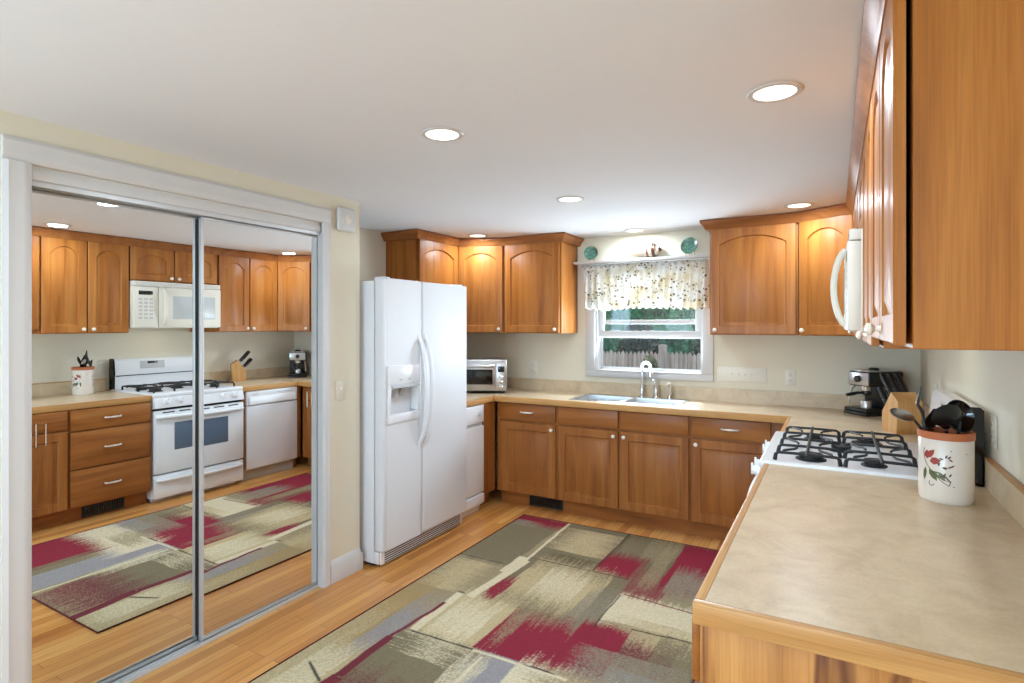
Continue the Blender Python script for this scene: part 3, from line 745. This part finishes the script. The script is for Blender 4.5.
# burners & grates
for (bx, by_, r) in ((-.09,2.775,.048),(.14,2.775,.038),(.025,3.03,.042),(-.09,3.27,.038),(.14,3.27,.048)):
    m = MB(); m.lathe([(r*1.25,.9215),(r*1.25,.926),(r*.95,.930),(r*.95,.938),(r,.940),(r*.98,.947),(r*.5,.949),(0,.949)], (bx,by_,0), 24, None, 1, 1.0); m.build('burner','iron',t,W)
def grate(x0, x1):
    m = MB(); y0, y1 = RY0+.016, RY1-.034; zt = .958; xm = (x0+x1)/2; L = y1-y0
    for f in (.02,.26,.50,.74,.98):          # cross bars with feet turned down at both ends
        yy = y0+L*f
        m.tube([(x0,yy,.923),(x0+.004,yy,zt-.010),(x0+.014,yy,zt-.002),(xm,yy,zt),(x1-.014,yy,zt-.002),(x1-.004,yy,zt-.010),(x1,yy,.923)], [.009,.008,.0062,.0062,.0062,.008,.009], 8)
    m.tube([(xm,y0-.012,zt-.006),(xm,y0,zt+.002),(xm,(y0+y1)/2,zt+.004),(xm,y1,zt+.002),(xm,y1+.012,zt-.006)], .0068, 8)
    for f, sg in ((.02,1),(.50,-1),(.50,1),(.98,-1)):   # fingers bending in over the burners
        yy = y0+L*f
        for xx, d in ((x0+.030,1),(x1-.030,-1)):
            m.tube([(xx,yy,zt),(xx+d*.004,yy+sg*.035,zt+.002),(xx+d*.042,yy+sg*.085,zt+.001),(xx+d*.050,yy+sg*.120,zt+.001)], [.006,.0056,.0052,.005], 8)
    m.build('grate','iron',t,W)
grate(-.225,.020); grate(.036,.288)

# ------------------------------------------------------------------ dishwasher
t = thing('dishwasher', 'white built-in dishwasher between the range and the corner', 'dishwasher', (.0,3.77,0)); W = (0,3.77,0)
qy0, qy1 = 3.478, 4.065
MB().box(-.235,qy0,.10, .40,qy1,.862,.003).build('body','appliance',t,W)
MB().box(-.272,qy0+.002,.115, -.236,qy1-.002,.72,.006).build('door','appliance',t,W)
m = MB(); m.box(-.272,qy0+.002,.724, -.236,qy1-.002,.858,.006); m.prism([(-.272,.74),(-.284,.735),(-.280,.80),(-.272,.81)],qy0+.03,qy1-.03,'y'); cpp = m.build('control_panel','appliance',t,W)
m = MB(); m.box(-.2728,qy0+.06,.826, -.2718,qy0+.13,.834); m.box(-.2728,qy1-.24,.826, -.2718,qy1-.06,.832); m.build('marking','grey_plastic',cpp,W)
MB().box(-.20,qy0,0, .40,qy1,.10).build('kick_plate','grey_plastic',t,W)

# ------------------------------------------------------------------ microwave
t = thing('microwave', 'white over-the-range microwave on the right wall', 'microwave', (.28,3.045,1.469)); W = (.28,3.045,1.469)
my0, my1 = 2.668, 3.420; mx = .060
m = MB(); m.box(mx+.03,my0,1.471, XW-e,my1,1.886,.004); m.build('body','bisque',t,W)
m = MB(); m.box(mx-.018,my0+.0,1.476, mx+.032,2.873,1.839,.008); c = m.build('control_panel','bisque',t,W)
MB().box(mx-.0195,2.705,1.766, mx-.017,2.825,1.802,.001).build('display','display',c,W)
m = MB()
for a in range(3):
    for b in range(6): m.box(mx-.0195,2.705+a*.045,1.554+b*.033, mx-.017,2.735+a*.045,1.572+b*.033,.001)
m.build('keypad','grey_plastic',c,W)
m = MB(); m.box(mx-.020,2.876,1.476, mx+.032,my1,1.839,.008); d = m.build('door','bisque',t,W)
m = MB(); m.box(mx-.0225,3.00,1.554, mx-.0195,my1-.06,1.764,.001); m.build('window','micro_glass',d,W)
m = MB(); m.tube([(mx-.018,2.915,1.499)]+[(mx-.030-.035*math.sin(PI*k/10)**.7,2.915,1.509+.31*k/10) for k in range(11)]+[(mx-.018,2.915,1.829)],.014,10); m.build('handle','bisque',d,W)
m = MB(); m.box(mx-.010,my0,1.842, mx+.032,my1,1.886,.004); v_ = m.build('vent_grille','bisque',t,W)
m = MB()
for k in range(3): m.box(mx-.0115,my0+.02,1.850+k*.011, mx-.009,my1-.02,1.854+k*.011)
m.build('vent_slot','grey_plastic',v_,W)

# ------------------------------------------------------------------ toaster oven
t = thing('toaster_oven', 'stainless steel toaster oven in the corner beside the refrigerator', 'toaster oven', (-2.745,4.285,CT), .50)
w2, dd, hh = .24, .17, .275
m = MB(); m.box(-w2,-dd+.012,.018, w2,dd,.018+hh,.012,3); m.build('body','steel',t)
for a in (-w2+.03,w2-.05):
    for b in (-dd+.03,dd-.05): MB().box(a,b,0, a+.03,b+.03,.018).build('foot','black',t)
m = MB(); m.box(-w2+.008,-dd,.036, w2-.10,-dd+.014,.255,.004); d = m.build('door','steel',t)
m = MB(); m.box(-w2+.03,-dd-.002,.078, w2-.122,-dd+.002,.208,.001); m.build('glass','black_glass',d)
m = MB(); m.tube([(-w2+.02,-dd,.236),(-w2+.022,-dd-.022,.236),(w2-.116,-dd-.022,.236),(w2-.114,-dd,.236)],.008,10); m.build('handle','steel',d)
m = MB(); m.box(w2-.096,-dd+.002,.030, w2-.004,-dd+.014,.262,.003); c = m.build('control_panel','steel',t)
MB().box(w2-.078,-dd-.001,.185, w2-.022,-dd+.003,.235,.001).build('display','display',c)
for z in (.145,.105,.06): MB().lathe([(.016,0),(.015,.014),(.012,.017),(0,.018)],(w2-.05,-dd+.003,z),18,Matrix.Rotation(PI/2,3,'X')).build('knob','chrome',c)

# ------------------------------------------------------------------ espresso machine
t = thing('espresso_machine', 'black and steel espresso machine in the back right corner', 'coffee machine', (.238,4.490,CT), -.85)
t.scale = (.92,)*3
m = MB(); m.box(-.095,-.02,.02, .095,.145,.31,.018,3); m.box(-.095,-.15,.205, .095,.05,.31,.014,3); m.build('body','black',t)
m = MB(); m.box(-.090,-.154,.212, .090,-.149,.302,.003); f = m.build('front_panel','steel',t)
MB().lathe([(.024,0),(.023,.014),(.018,.018),(0,.019)],(.0,-.154,.257),20,Matrix.Rotation(PI/2,3,'X')).build('knob','black',f)
m = MB(); m.box(-.085,-.14,.308, .085,.13,.316,.003); m.build('top_plate','steel',t)
MB().lathe([(.036,.314),(.034,.326),(.022,.334),(0,.335)],(.0,-.02,0),20).build('tank_cap','black',t)
MB().cyl((0,-.085,.205),(0,-.085,.172),.036,.034,20).build('brew_head','chrome',t)
m = MB(); m.lathe([(.030,.172),(.032,.150),(.020,.140),(0,.140)],(0,-.085,0),18); m.tube([(0,-.11,.158),(.0,-.16,.157),(.0,-.19,.152),(.0,-.245,.145)],[.008,.010,.013,.012],10); m.build('portafilter','black',t)
m = MB(); m.tube([(-.07,-.11,.205),(-.085,-.125,.18),(-.092,-.14,.10),(-.094,-.145,.07)],[.006,.006,.005,.007],8); m.build('steam_wand','chrome',t)
m = MB(); m.box(-.105,-.185,.0, .105,.145,.022,.008); m.box(-.10,-.185,.02, .10,-.03,.05,.012,3); m.build('drip_tray','black',t)
MB().lathe([(.036,.05),(.036,.095),(.033,.10),(0,.10)],(.0,-.085,0),18).build('cup','steel',t)

# ------------------------------------------------------------------ knife block and knives
kb = (.315,3.80,CT)
t = thing('knife_block', 'light wood knife block standing between the range and the espresso machine', 'knife block', kb, .48)
# the handles lean away along the wall, toward the corner
m = MB(); prof = [(-.065,0),(.060,0),(.060,.105),(-.020,.222),(-.080,.175)]
m.prism(prof,-.064,.064,'x'); m.build('body','block_wood',t)
KR = Matrix.Rotation(.48, 3, 'Z'); Wb = Vector(kb); ax = KR @ Vector((0,.66,.75)).normalized()
knives = []
for row, L, rl, nm in ((.22,.140,'upper','three'),(.72,.112,'lower','three')):
    for xx, pl in ((-.041,'on the room side'),(0,'in the middle'),(.041,'on the wall side')):
        knives.append((xx, .060-.080*(1-row), .105+.117*(1-row), L, f'black handled knife {pl} of the {rl} row of the knife block'))
for (x, y, z, L, lb) in knives:
    p = Wb+KR @ Vector((x,y,z))+ax*.013; k = thing('kitchen_knife', lb, 'knife', p, 0, 'knives in the knife block')
    m = MB(); m.tube([ax*.004, ax*L*.35+Vector((0,.002,0)), ax*L*.8, ax*L],[.0145,.0175,.0185,.015],10,.8); h_ = m.build('handle','black',k)
    for f in (.25,.55,.85): MB().cyl(ax*L*f-KR @ Vector((.0165,0,0)), ax*L*f+KR @ Vector((.0165,0,0)), .0032, n=8).build('rivet','chrome',h_)
    MB().cyl(ax*-.012, ax*.006, .011, .012, 8).build('bolster','chrome',k)

# ------------------------------------------------------------------ crock and utensils
ck = Vector((.326,2.405,CT))
t = thing('utensil_crock', 'cream ceramic crock with a painted flower and terracotta rim on the near counter', 'crock', ck)
r, H = .0765, .235
MB().lathe([(r*.93,0),(r*.97,.004),(r,.012),(r,H-.026),(r*.985,H-.024),(r*.90,H-.024),(r*.90,.012),(0,.012)],(0,0,0),48).build('body','glaze',t)
MB().lathe([(r*.985,H-.026),(r*1.035,H-.024),(r*1.04,H-.002),(r*1.0,H),(r*.90,H-.002),(r*.90,H-.024)],(0,0,0),48).build('rim','terracotta',t)
phi0 = math.atan2(-ck.y, -ck.x)      # toward the camera
def on(u, z, d=.0008):                # u = metres along the wall of the crock, + to the right as seen from the camera
    a = phi0+u/r; return Vector(((r+d)*math.cos(a),(r+d)*math.sin(a),z))
def blob(m, pts, d=.0008):
    vs_ = [m.bm.verts.new(on(p[0],p[1],d)) for p in pts]; c = m.bm.verts.new(on(sum(p[0] for p in pts)/len(pts), sum(p[1] for p in pts)/len(pts), d))
    for k in range(len(vs_)): m.face((vs_[k],vs_[(k+1)%len(vs_)],c))
def stroke(m, pts, wd):
    for p, q in zip(pts, pts[1:]):
        dx, dz = q[0]-p[0], q[1]-p[1]; L = math.hypot(dx,dz) or 1; nx_, nz_ = -dz/L*wd/2, dx/L*wd/2
        vs_ = [m.bm.verts.new(on(*c,.001)) for c in ((p[0]+nx_,p[1]+nz_),(q[0]+nx_,q[1]+nz_),(q[0]-nx_,q[1]-nz_),(p[0]-nx_,p[1]-nz_))]
        m.face(vs_)
def leaf(m, x, z, L, wd, a, d=.0008):
    blob(m, [(x+math.cos(a)*L*s_-math.sin(a)*wd*f, z+math.sin(a)*L*s_+math.cos(a)*wd*f) for s_, f in ((0,0),(.3,.45),(.65,.4),(1,0),(.65,-.4),(.3,-.45))], d)
ox = -.043; oz = .118
def motif(parent, ox):
    m = MB(); leaf(m,ox-.012,oz+.028,.040,.020,.9); leaf(m,ox-.002,oz+.018,.034,.026,.25); leaf(m,ox-.010,oz+.025,.030,.022,1.6); m.build('painted_flower','red_paint',parent)
    m = MB(); leaf(m,ox-.004,oz-.006,.045,.020,-1.0); leaf(m,ox+.008,oz-.012,.060,.020,-.55); leaf(m,ox-.016,oz-.004,.045,.014,-1.7); m.build('painted_leaves','green_paint',parent)
    m = MB()
    for i in range(13):
        a = i*1.35; leaf(m, ox+.040+.020*math.cos(a)*(.4+.05*i), oz+.004+.034*math.sin(i*2.1), .014, .006, .3+.9*math.sin(i*1.7))
    stroke(m,[(ox-.020,oz+.060),(ox-.024,oz+.045),(ox-.020,oz+.025),(ox-.010,oz+.005),(ox+.01,oz-.02),(ox+.035,oz-.045)],.0022)
    stroke(m,[(ox+.012,oz-.055),(ox+.004,oz-.062),(ox-.004,oz-.056),(ox-.002,oz-.046)],.0022); stroke(m,[(ox+.035,oz-.045),(ox+.052,oz-.055),(ox+.056,oz-.040),(ox+.046,oz-.034)],.0022)
    for (a_, b_) in ((.055,.058),(.062,-.058),(.1,.05)): leaf(m,ox+a_,oz+b_,.005,.004,.4)
    m.build('painted_sprig','brown_paint',parent, smooth=0)
motif(t, ox); motif(t, ox-.17)
rimz = CT+H
cr = Vector((math.cos(math.radians(29.46)), math.sin(math.radians(29.46)), 0)); cf = Vector((-cr.y, cr.x, 0))   # right / away, seen from the counter's open end
def utensil(name, label, du, dv, build):
    """du right, dv away from the camera side, measured at the rim"""
    p = ck+cr*du*.45+cf*dv*.45+Vector((0,0,.016))
    u = thing(name, label, name.replace('_',' '), p, 0, 'utensils in the crock')
    q = ck+cr*du+cf*dv+Vector((0,0,H)); build(u, q-p, (q-p).normalized())
def shaft(u, q, d, ext=.02, rr=.0065, mat='black'):
    MB().tube([Vector((0,0,0)), q*.5, q+d*ext],[rr,rr,rr*.9],8).build('handle',mat,u)
# ladle, spoons and turners, heads up
def ladle(u, q, d):
    shaft(u,q,d,.03); m = MB(); c = q+d*.048; K = .056
    m.lathe([(K*a, K*b) for a, b in ((0,-.72),(.45,-.64),(.82,-.36),(1,0),(.95,.0),(.76,-.30),(.40,-.55),(0,-.62))], c, 26, Matrix.Rotation(1.20,3,cr)@Matrix.Rotation(.15,3,'Y')); m.build('bowl','gloss_black',u)
def spoon(rx, rz, tilt, mat='black', ext=.06):
    def f(u, q, d):
        shaft(u,q,d,ext-.02,mat='black'); c = q+d*(ext+rz*.75)
        R = Matrix.Rotation(math.radians(29.46),3,'Z')@Matrix.Rotation(tilt,3,'X')
        m = MB(); m.lathe([(0,-.012),(.5,-.010),(.8,-.005),(1,.002),(.96,.003),(.78,-.002),(.5,-.006),(0,-.008)], (0,0,0), 24)
        for v_ in m.bm.verts: v_.co = R@Vector((v_.co.x*rx, v_.co.z*1.0, v_.co.y*rz))+c
        m.build('bowl',mat,u)
    return f
def turner(wd, ln, ang, ext=.03):
    def f(u, q, d):
        shaft(u,q,d,ext); R = Matrix.Rotation(math.radians(29.46)+ang,3,'Z'); m = MB()
        pts = [(-wd*.3,0),(wd*.3,0),(wd*.5,ln*.35),(wd*.5,ln),(-wd*.35,ln*1.05),(-wd*.5,ln*.35)]
        a = m.ring([R@Vector((p[0],-.0015-.03*(p[1]/ln)**2,p[1]))+q+d*ext for p in pts]); b = m.ring([R@Vector((p[0],.0015-.03*(p[1]/ln)**2,p[1]))+q+d*ext for p in pts])
        m.bridge(a,b); m.face(a[::-1]); m.face(b); m.build('blade','black',u)
    return f
def fork(u, q, d):
    shaft(u,q,d,.03); m = MB(); c = q+d*.03
    m.tube([c, c+d*.03, c+d*.055-cr*.012, c+d*.115+cr*.010],[.007,.015,.012,.003],8,.45); m.build('blade','black',u)
utensil('cooking_spoon','broad rounded black spoon leaning left in the middle of the crock',-.012,-.020,spoon(.050,.042,.35,'black',.020))
utensil('ladle','black ladle on the right of the crock, its hollow bowl facing the camera',.040,-.005,ladle)
utensil('pointed_spatula','black spatula with a pointed tip, tallest at the left of the crock',-.052,.024,fork)
utensil('turner','broad black turner standing at the back of the crock',-.012,.056,turner(.060,.066,.2,.0))
utensil('slotted_spoon','black spoon mostly hidden behind the ladle in the crock',.044,.050,spoon(.034,.034,-.1,'black',.0))
# a steel spoon hanging far over the left rim
p = ck+cr*-.02+cf*.01+Vector((0,0,.016)); u = thing('basting_spoon','steel basting spoon reaching out over the left rim of the crock','spoon',p,0,'utensils in the crock')
q = ck+cr*-.072+cf*.02+Vector((0,0,H+.006))-p
MB().tube([Vector((0,0,0)), q*.5+Vector((0,0,.0)), q, q+cr*-.025+Vector((0,0,.030))],[.006,.006,.005,.004],8).build('handle','black',u)
m = MB(); c = q+cr*-.062+Vector((0,0,.042)); R = Matrix.Rotation(math.radians(29.46),3,'Z')@Matrix.Rotation(.25,3,'Y')@Matrix.Rotation(.9,3,'X')
m.lathe([(0,-.012),(.5,-.010),(.8,-.005),(1,.002),(.95,.003),(.78,-.002),(.5,-.006),(0,-.008)],(0,0,0),24)
for v_ in m.bm.verts: v_.co = R@Vector((v_.co.x*.044, v_.co.y*.024, v_.co.z))+c
m.build('bowl','steel',u)

# ------------------------------------------------------------------ rug
def make_rug():
    x0, x1, y0, y1 = -2.13, -.52, 1.425, 3.965; dx = .0055
    nx, ny = int((x1-x0)/dx), int((y1-y0)/dx)
    X, Y = np.meshgrid(np.linspace(x0,x1,nx+1), np.linspace(y0,y1,ny+1)); rng = np.random.default_rng(5)
    def vn(px, py, sx, sy, seed):
        g = np.random.default_rng(seed).random((400,400)); u, v = px*sx+57.3, py*sy+31.7
        iu, iv = np.floor(u).astype(int), np.floor(v).astype(int); fu, fv = u-iu, v-iv; fu = fu*fu*(3-2*fu); fv = fv*fv*(3-2*fv)
        G = lambda a, b: g[a % 400, b % 400]
        return (G(iu,iv)*(1-fu)+G(iu+1,iv)*fu)*(1-fv)+(G(iu,iv+1)*(1-fu)+G(iu+1,iv+1)*fu)*fv-.5
    C = lambda c: np.array(lin(c)[:3])
    col = {k: C(v) for k, v in dict(red=(138,20,46), dred=(112,30,44), olive=(124,112,84), dolive=(108,95,66), khaki=(156,140,106), beige=(194,174,132), cream=(220,206,172), blue=(150,145,146), gold=(172,142,92), grey=(142,132,112), dark=(52,44,36)).items()}
    img = np.ones((ny+1,nx+1,3))*col['khaki']
    sd = [100]
    def patch(a, b, c, d, cname, dirn='y', soft=.03, streak=.06, op=1., lo=1.):
        """rectangle a..b, c..d brushed along dirn; ends are dry-brushed"""
        nonlocal img; sd[0] += 7; s_ = sd[0]
        wob = .006*vn(X,Y,9,9,s_)*2
        if dirn == 'y': st_ = 1.2*vn(X,Y,300,9,s_+1)+.7*vn(X,Y,70,4,s_+2); ex = np.minimum(X-a,b-X)+wob; ey = np.minimum((Y-c)*(1 if lo else 14)+streak*st_*.9,d-Y+streak*st_*.9)
        else: st_ = 1.2*vn(X,Y,9,300,s_+1)+.7*vn(X,Y,4,70,s_+2); ey = np.minimum(Y-c,d-Y)+wob; ex = np.minimum(X-a,b-X)+streak*st_*.9
        mx = np.clip(ex/(soft*2.2 if dirn == 'x' else .006)+.5,0,1); my = np.clip(ey/(soft*2.2 if dirn == 'y' else .006)+.5,0,1)
        tex = np.clip(1+.5*(vn(X,Y,220,220,s_+3)),0,1.2)
        mk = np.clip(mx*my*op,0,1)
        dith = (np.random.default_rng(s_).random(mk.shape) < mk**1.0)*1.0
        mk = .5*mk+.5*dith
        img = img*(1-mk[...,None])+col[cname]*mk[...,None]
    def line(xa, ya, xb, yb, wd, cname):
        nonlocal img; sd[0] += 3
        L = math.hypot(xb-xa,yb-ya); tx, ty = (xb-xa)/L, (yb-ya)/L
        s_ = (X-xa)*tx+(Y-ya)*ty; n_ = (X-xa)*-ty+(Y-ya)*tx+.008*vn(X,Y,11,11,sd[0])
        mk = np.clip((wd/2-np.abs(n_))/.004+.5,0,1)*(s_ > 0)*(s_ < L)
        img = img*(1-mk[...,None])+col[cname]*mk[...,None]
    # west column
    patch(-2.14,-1.83,2.46,3.09,'khaki'); patch(-2.10,-1.86,2.62,3.04,'beige','x',.05,.08,.8); patch(-2.14,-1.98,2.2,2.7,'gold','y',.1,.1,.6)
    patch(-2.14,-1.84,1.9,2.5,'gold','y',.12,.1,.7); patch(-1.98,-1.83,1.85,2.45,'blue','y',.14,.1,.8); patch(-2.12,-2.0,1.9,2.3,'beige','y',.1,.1,.5)
    patch(-2.14,-1.84,1.42,1.95,'beige','y',.10,.1,.85); patch(-2.06,-1.9,1.5,1.9,'cream','y',.08,.12,.6)
    # north
    patch(-2.14,-1.76,3.07,3.98,'olive'); patch(-2.14,-1.72,3.80,3.98,'red','y',.05,.05); patch(-2.14,-1.95,3.74,3.86,'grey','x',.05,.06,.7)
    patch(-1.72,-1.28,3.27,3.98,'olive'); patch(-1.66,-1.30,3.45,3.88,'beige','x',.08,.1,.85); patch(-1.60,-1.28,3.27,3.40,'dolive','x',.05)
    patch(-1.28,-.52,3.36,3.98,'dolive'); patch(-1.25,-.95,3.55,3.95,'olive','y',.05,.1,.8); patch(-1.1,-.88,3.6,3.98,'khaki','y',.06,.12,.5)
    patch(-1.29,-1.02,3.24,3.57,'red','y',.06,.08); patch(-1.08,-.82,3.05,3.42,'red','y',.06,.14,.9); patch(-1.06,-.84,3.12,3.5,'olive','y',.1,.2,.5)
    patch(-.88,-.50,3.22,3.98,'red','y',.05,.1); patch(-.84,-.62,3.15,3.52,'grey','y',.08,.12,.9); patch(-.99,-.90,3.2,3.85,'khaki','y',.06,.2,.6)
    # centre
    patch(-1.73,-1.04,2.60,3.26,'olive'); patch(-1.64,-1.14,2.72,3.22,'beige','y',.12,.14,.95); patch(-1.5,-1.25,2.85,3.15,'cream','y',.1,.16,.7); patch(-1.20,-1.03,2.60,3.05,'grey','y',.1,.1,.7)
    patch(-1.71,-1.62,2.60,2.93,'red','y',.06,.06,.95)
    # east
    patch(-1.04,-.50,2.70,3.06,'cream'); patch(-1.0,-.5,2.40,2.76,'khaki','x',.06,.1); patch(-.9,-.55,2.58,2.84,'beige','x',.08,.1,.7); patch(-.94,-.62,2.40,2.62,'dred','y',.06,.1,.75); patch(-.72,-.50,2.40,2.72,'olive','y',.06,.1,.7)
    patch(-.84,-.50,1.98,2.38,'blue','x',.04,.08); patch(-.8,-.55,2.0,2.2,'grey','x',.06,.1,.6)
    # big crimson block
    patch(-1.48,-.86,2.215,2.60,'red','y',.07,.10,1.,0); patch(-1.10,-.86,2.25,2.70,'red','y',.03,.05); patch(-1.44,-1.36,2.34,2.66,'khaki','y',.08,.16,.55); patch(-1.0,-.87,2.22,2.36,'dred','y',.06,.08,.7,0)
    # west centre
    patch(-1.80,-1.46,2.18,2.67,'beige','y',.05,.10); patch(-1.76,-1.52,2.22,2.55,'cream','y',.1,.14,.8)
    patch(-1.84,-1.39,1.62,2.18,'olive'); patch(-1.72,-1.5,2.02,2.19,'cream','x',.08,.22,.5)
    patch(-1.40,-.98,1.92,2.22,'blue','x',.05,.08); patch(-1.46,-1.32,1.75,2.14,'cream','y',.06,.18,.6)
    # near end
    patch(-1.34,-1.10,1.42,2.02,'blue','y',.05,.08); patch(-1.22,-.50,1.94,2.24,'cream','y',.06,.10,.95); patch(-1.1,-.8,2.06,2.26,'khaki','x',.06,.12,.7)
    patch(-1.02,-.50,1.52,1.96,'red','y',.05,.08); patch(-1.1,-.96,1.42,1.9,'olive','y',.05,.1,.8); patch(-1.0,-.5,1.42,1.55,'dolive','y',.04,.06)
    patch(-1.82,-1.40,1.42,1.78,'dred','y',.1,.18,.75); patch(-1.0,-.56,2.24,2.50,'grey','x',.05,.08,.7)
    # lines
    line(-1.745,2.62,-1.70,3.20,.055,'cream'); line(-1.70,3.05,-1.735,3.95,.020,'cream'); line(-1.745,2.98,-1.74,3.24,.06,'cream')
    line(-1.80,2.20,-1.815,2.63,.045,'cream'); line(-1.87,1.42,-1.84,1.75,.060,'dred'); line(-1.84,1.75,-1.855,2.1,.045,'dred'); line(-1.855,2.1,-1.825,2.5,.022,'dred')
    line(-1.365,1.42,-1.380,2.17,.016,'cream'); line(-1.80,2.19,-1.04,2.215,.010,'dark'); line(-2.13,3.085,-1.80,3.085,.007,'dark'); line(-1.04,2.66,-1.035,3.05,.008,'dark')
    line(-1.28,3.27,-1.27,3.96,.009,'dark'); line(-1.70,3.25,-1.05,3.255,.008,'dark'); line(-2.03,1.76,-1.88,1.69,.012,'dark'); line(-1.84,2.64,-1.79,2.64,.007,'dark'); line(-1.02,3.065,-.6,3.03,.010,'dred'); line(-.87,2.73,-.55,2.75,.010,'dark')
    line(-1.45,2.20,-.98,2.20,.016,'cream')
    img *= (1+.30*vn(X,Y,300,300,9))[...,None]; img = np.clip(img,0,1)
    Z = np.full(X.shape,.0085)+.0008*vn(X,Y,250,250,3); 
    edge = (X <= x0+1e-6)|(X >= x1-1e-6)|(Y <= y0+1e-6)|(Y >= y1-1e-6)
    Z[edge] = .0015
    co = np.stack([X,Y,Z],-1).reshape(-1,3); idx = np.arange(co.shape[0]).reshape(X.shape)
    q = np.stack([idx[:-1,:-1],idx[:-1,1:],idx[1:,1:],idx[1:,:-1]],-1).reshape(-1,4)
    me = bpy.data.meshes.new('pile'); me.vertices.add(len(co)); cc = co-np.array([-1.325,2.695,0]); me.vertices.foreach_set('co', cc.ravel())
    me.loops.add(q.size); me.loops.foreach_set('vertex_index', q.ravel().astype(np.int32)); me.polygons.add(len(q))
    me.polygons.foreach_set('loop_start', np.arange(0,q.size,4,dtype=np.int32)); me.update(calc_edges=True)
    at = me.color_attributes.new('pile','FLOAT_COLOR','POINT'); at.data.foreach_set('color', np.concatenate([img.reshape(-1,3),np.ones((len(co),1))],1).ravel())
    me.polygons.foreach_set('use_smooth',[True]*len(me.polygons)); me.materials.append(M['rug'])
    t = thing('area_rug','rectangular rug with crimson, olive, beige and grey brushed blocks on the oak floor','rug',(-1.325,2.695,0))
    o = bpy.data.objects.new('pile', me); COL.objects.link(o); o.parent = t
    m = MB(); b = .006
    for a_ in ((x0-b,y0-b,x1+b,y0),(x0-b,y1,x1+b,y1+b),(x0-b,y0,x0,y1),(x1,y0,x1+b,y1)): m.box(a_[0],a_[1],.001, a_[2],a_[3],.0095,.003)
    m.build('binding','rug_edge',t,(-1.325,2.695,0))
make_rug()

# ------------------------------------------------------------------ outdoors
GZ = -.75
struct(MB().box(-14,4.9,GZ-.1, 10,30,GZ).build('ground_lawn','grass'))
t = thing('picket_fence','weathered wooden picket fence beyond the kitchen window','fence',(-3.5,9.6,GZ)); W = (-3.5,9.6,GZ)
m = MB(); x = -7.0; k = 0
while x < .2:
    h = GZ+1.80+random.uniform(-.02,.02); w_ = .060
    m.prism([(x,GZ),(x+w_,GZ),(x+w_,h-.05),(x+w_/2,h),(x,h-.05)], 9.58, 9.60, 'y'); x += w_+.011
m.build('pickets','fence',t,W)
m = MB()
for z in (GZ+.3,GZ+1.4): m.box(-7,9.60,z, .2,9.64,z+.08)
m.build('rail','fence',t,W)
for x in (-6.2,-4.35,-2.5,-.6): MB().box(x-.06,9.50,GZ, x+.06,9.585,GZ+1.92).build('post','fence',t,W)
def tree(name, label, x, y, h, r, mat, n, seed, z_low=.15, ls=.16):
    rg = np.random.default_rng(seed); t = thing(name, label, 'tree', (x,y,GZ), 0, 'trees beyond the fence')
    MB().cyl((0,0,0),(0,0,h*.7),.10,.05,8).build('trunk','bark',t)
    co, fa = [], []
    for k in range(n):
        u = rg.random()**.8; z = z_low+(h-z_low)*u; rr = r*((1-u)**.55 if ls < .2 else math.sin(PI*(.12+.86*u))**.5)*(.75+.35*rg.random()); a = rg.random()*2*PI
        c = np.array([rr*math.cos(a), rr*math.sin(a), z]); d1 = rg.normal(size=3); d1 /= np.linalg.norm(d1); d2 = np.cross(d1, rg.normal(size=3)); d2 /= np.linalg.norm(d2); s_ = ls*(.6+.8*rg.random())
        b = len(co); co += [c-d1*s_, c+d2*s_*.45, c+d1*s_, c-d2*s_*.45]; fa.append((b,b+1,b+2,b+3))
    me = bpy.data.meshes.new('foliage'); me.from_pydata([tuple(c) for c in co], [], fa); me.materials.append(M[mat]); o = bpy.data.objects.new('foliage', me); COL.objects.link(o); o.parent = t
tree('evergreen_shrub','dark evergreen behind the fence, at the left of the window view',-4.85,11.3,2.15,.70,'leaf_dark',4200,1)
tree('evergreen_shrub','dark evergreen behind the fence, in the middle of the window view',-3.42,11.2,2.25,.70,'leaf_dark',4200,2)
tree('evergreen_shrub','dark evergreen behind the fence, at the right of the window view',-1.98,11.3,2.15,.70,'leaf_dark',4200,3)
tree('leafy_tree','broad pale green tree beyond the evergreens, at the left of the window view',-7.1,15.8,5.6,1.52,'leaf_green',11000,4,.6,.24)
tree('leafy_tree','broad pale green tree beyond the evergreens, in the middle of the window view',-4.0,15.6,5.4,1.52,'leaf_green',11000,5,.6,.24)
tree('leafy_tree','broad pale green tree beyond the evergreens, at the right of the window view',-.9,15.8,5.6,1.52,'leaf_green',11000,6,.6,.24)
tree('garden_shrub','leafy olive shrub growing against the near face of the picket fence',-2.55,8.95,1.72,.36,'leaf_olive',1500,7,.1,.07)
